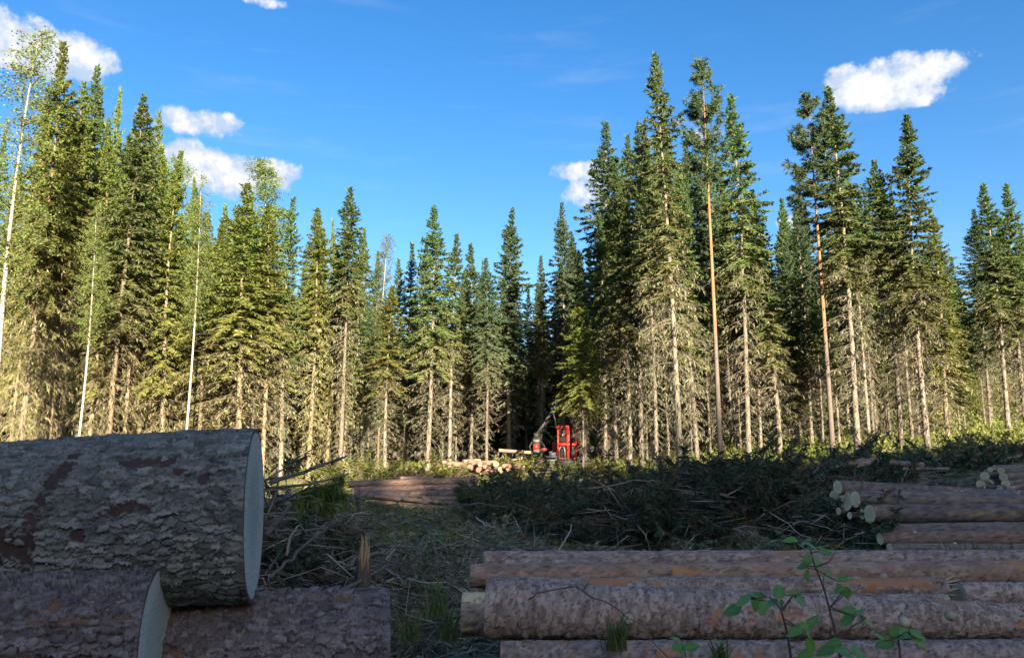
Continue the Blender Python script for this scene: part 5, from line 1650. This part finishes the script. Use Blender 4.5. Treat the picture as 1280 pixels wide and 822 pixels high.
def leaf_mesh(seed):
    """toothed ovate blade of unit length along +x, folded at the midrib and drooping at the tip"""
    g = np.random.default_rng(seed)
    n = 13
    s = np.linspace(0, 1, n)
    wdt = 0.36 * np.sin(np.pi * s ** 0.72) ** 0.85 * (1 + 0.0 * s)
    tooth = np.where(np.arange(n) % 2 == 0, 1.0, 0.84)
    z0 = -0.22 * s ** 2 + 0.03 * np.sin(6 * s + seed)
    rows = []
    for side in (-1, -0.5, 0, 0.5, 1):
        yy = side * wdt * (tooth if abs(side) == 1 else 1)
        zz = z0 + abs(side) * wdt * 0.28 - (abs(side) == 1) * wdt * 0.12 + g.normal(0, 0.008, n)
        rows.append(np.stack([s - 0.05 * abs(side) * 0, yy, zz], 1))
    V = np.concatenate(rows)
    i = np.arange(n - 1)
    Q = np.concatenate([np.stack([i + k * n, i + 1 + k * n, i + 1 + (k + 1) * n, i + (k + 1) * n], 1) for k in range(4)])
    T = np.concatenate([np.zeros(2 * n), np.ones(n), np.zeros(2 * n)])
    return mesh_np('leaf', V, Q, None, {'tint': T}, True)


LEAF = [leaf_mesh(k) for k in range(3)]
for me in LEAF:
    me.materials.append(M['leaf'])


def sapling(label, stems, leaves, D, seed, r=0.006, size=1.0, name='sapling'):
    g = np.random.default_rng(seed)
    base = P(*stems[0][0], D)
    base = Vector((base.x, base.y, gz(base.x, base.y)))
    root = thing(name, label, 'sapling', base)
    mb = MB()
    nodes = []
    for k, st in enumerate(stems):
        pts = [np.array(P(px, py, D + 0.02 * g.normal())) for px, py in st]
        if k == 0:
            pts = [np.array(base) - [0, 0, 0.05]] + pts
        pts = np.array(pts)
        s = np.linspace(0, 1, 5 * len(pts))
        cs = np.linspace(0, 1, len(pts))
        path = np.stack([np.interp(s, cs, pts[:, j]) for j in range(3)], 1)
        mb.tube(path - np.array(base), np.linspace(r * (1 if k == 0 else 0.6), r * 0.3, len(s)), 6)
        nodes.append(path)
    nodes = np.concatenate(nodes)
    for (px, py, sz, ang) in leaves:
        dd = D + g.uniform(-0.12, 0.1)
        c = np.array(P(px, py, dd))
        ln = sz * D / F * size * 0.68
        a = R(ang + g.normal(0, 12))
        d = Vector((math.cos(a), g.normal(0, 0.35), math.sin(a) * 0.75)).normalized()
        up = Vector((g.normal(0, 0.35), -0.55 + g.normal(0, 0.25), 0.8)).normalized()
        y = up.cross(d).normalized()
        z = d.cross(y)
        o = Vector(c) - d * ln * 0.5
        lf = obj('leaf', LEAF[int(g.integers(0, 3))], None, root)
        lf.matrix_local = Matrix(((d.x * ln, y.x * ln, z.x * ln, o.x - base.x), (d.y * ln, y.y * ln, z.y * ln, o.y - base.y), (d.z * ln, y.z * ln, z.z * ln, o.z - base.z), (0, 0, 0, 1)))
        near = nodes[np.argmin(np.linalg.norm(nodes - np.array(o), axis=1))]
        if np.linalg.norm(near - np.array(o)) < 0.25:
            mb.frusta([near - np.array(base)], [np.array(o) - np.array(base)], 0.0022, 0.0016, 5)
    obj('stem', mb.mesh('stem', True), M['stem'], root)
    return root


sapling('tall broad-leaved sapling standing in front of the long pile', [[(1052, 830), (1042, 780), (1030, 735), (1018, 705), (1010, 676)], [(1036, 760), (1052, 745), (1062, 738)], [(1020, 708), (1036, 702), (1044, 690)], [(1046, 800), (1066, 782), (1082, 772)]],
        [(988, 674, 26, 165), (1006, 677, 26, 200), (1016, 682, 26, -20), (1033, 689, 26, 10), (1009, 698, 24, 100), (1025, 704, 32, -30), (1003, 707, 24, 180), (1009, 718, 30, -80), (1038, 721, 32, -50), (1056, 723, 26, 15),
         (1050, 736, 26, 190), (1059, 741, 22, -80), (1060, 763, 32, 165), (1075, 763, 26, 40), (1059, 774, 30, 200), (1077, 773, 26, -70), (1086, 777, 24, -30), (1042, 803, 28, 180), (1054, 812, 46, 170), (1032, 812, 40, 200), (1076, 816, 40, -10)], 2.75, 401)
sapling('low spreading sapling with drooping leaves at the sunny side of the tall one', [[(990, 830), (984, 790), (976, 760), (962, 745), (930, 748)], [(978, 762), (990, 745), (1002, 740)], [(986, 790), (1000, 784), (1016, 776)], [(988, 800), (1002, 800), (1014, 798)]],
        [(974, 738, 34, 60), (995, 741, 28, 15), (928, 750, 34, 205), (915, 762, 34, 215), (946, 751, 36, 240), (961, 754, 38, 190), (941, 742, 22, 140), (978, 757, 26, -60), (954, 759, 26, 210), (1003, 751, 30, -20), (985, 780, 34, 170),
         (993, 789, 30, 200), (1007, 782, 26, 30), (1016, 775, 28, 60), (1014, 797, 32, -80), (1014, 806, 28, -60), (1006, 818, 34, 200)], 2.65, 402)
sapling('small leafy sprig with pale bluish leaves on the last log', [[(1126, 830), (1124, 806), (1122, 794), (1136, 788)], [(1122, 796), (1108, 800), (1098, 796)]],
        [(1106, 803, 36, 195), (1131, 789, 32, 20), (1147, 792, 30, -15), (1127, 796, 34, 190), (1150, 801, 28, -20), (1099, 794, 24, 150), (1118, 788, 24, 80)], 2.8, 403)
sapling('tiny two-leaved seedling at the foot of the long pile', [[(858, 830), (856, 812), (853, 800)]],
        [(844, 797, 20, 150), (848, 808, 26, 190), (865, 807, 30, 20), (852, 815, 24, -40)], 3.0, 404, 0.004)

# grass tuft and dry stalks in front of the pile
def tuft(label, px, py, D, n, h, seed, m='moss', name='grass_tuft', w=0.004):
    g = np.random.default_rng(seed)
    c = P(px, py, D)
    mb = MB()
    for k in range(n):
        a, ln, bend = g.uniform(0, 6.28), h * g.uniform(0.45, 1.1), g.uniform(0.2, 0.9)
        o = np.array([g.normal(0, h * 0.14), g.normal(0, h * 0.12), 0])
        pts = [o + np.array([math.cos(a) * bend * s * s * ln, math.sin(a) * bend * s * s * ln, ln * s * (1 - 0.3 * bend * s)]) for s in np.linspace(0, 1, 6)]
        sd_ = np.array([-math.sin(a), math.cos(a), 0]) * w
        V = []
        for i, q in enumerate(pts):
            kk = 1 - (i / 5) ** 2 * 0.95
            V += [q - sd_ * kk, q + sd_ * kk]
        mb.add(V, [(2 * i, 2 * i + 1, 2 * i + 3, 2 * i + 2) for i in range(5)], None, float(np.clip(g.normal(0.2, 0.3), 0, 1)))
    return tag(obj(name, mb.mesh(name, True), M[m], None, c), label, 'grass')


tuft('green grass tuft growing against the thick cracked log', 772, 812, 3.55, 70, 0.17, 501)
tuft('small grass tuft beside the last log bottom layer', 900, 826, 3.45, 40, 0.13, 502)
tuft('bright green grass clump at the end of the long pile', 560, 800, 5.2, 60, 0.3, 503)
tuft('tall grass clump beside the grey stump litter', 545, 770, 5.8, 50, 0.35, 504)
tuft('small fern-like grass clump past the cut end of the close log', 512, 800, 4.6, 40, 0.2, 505)
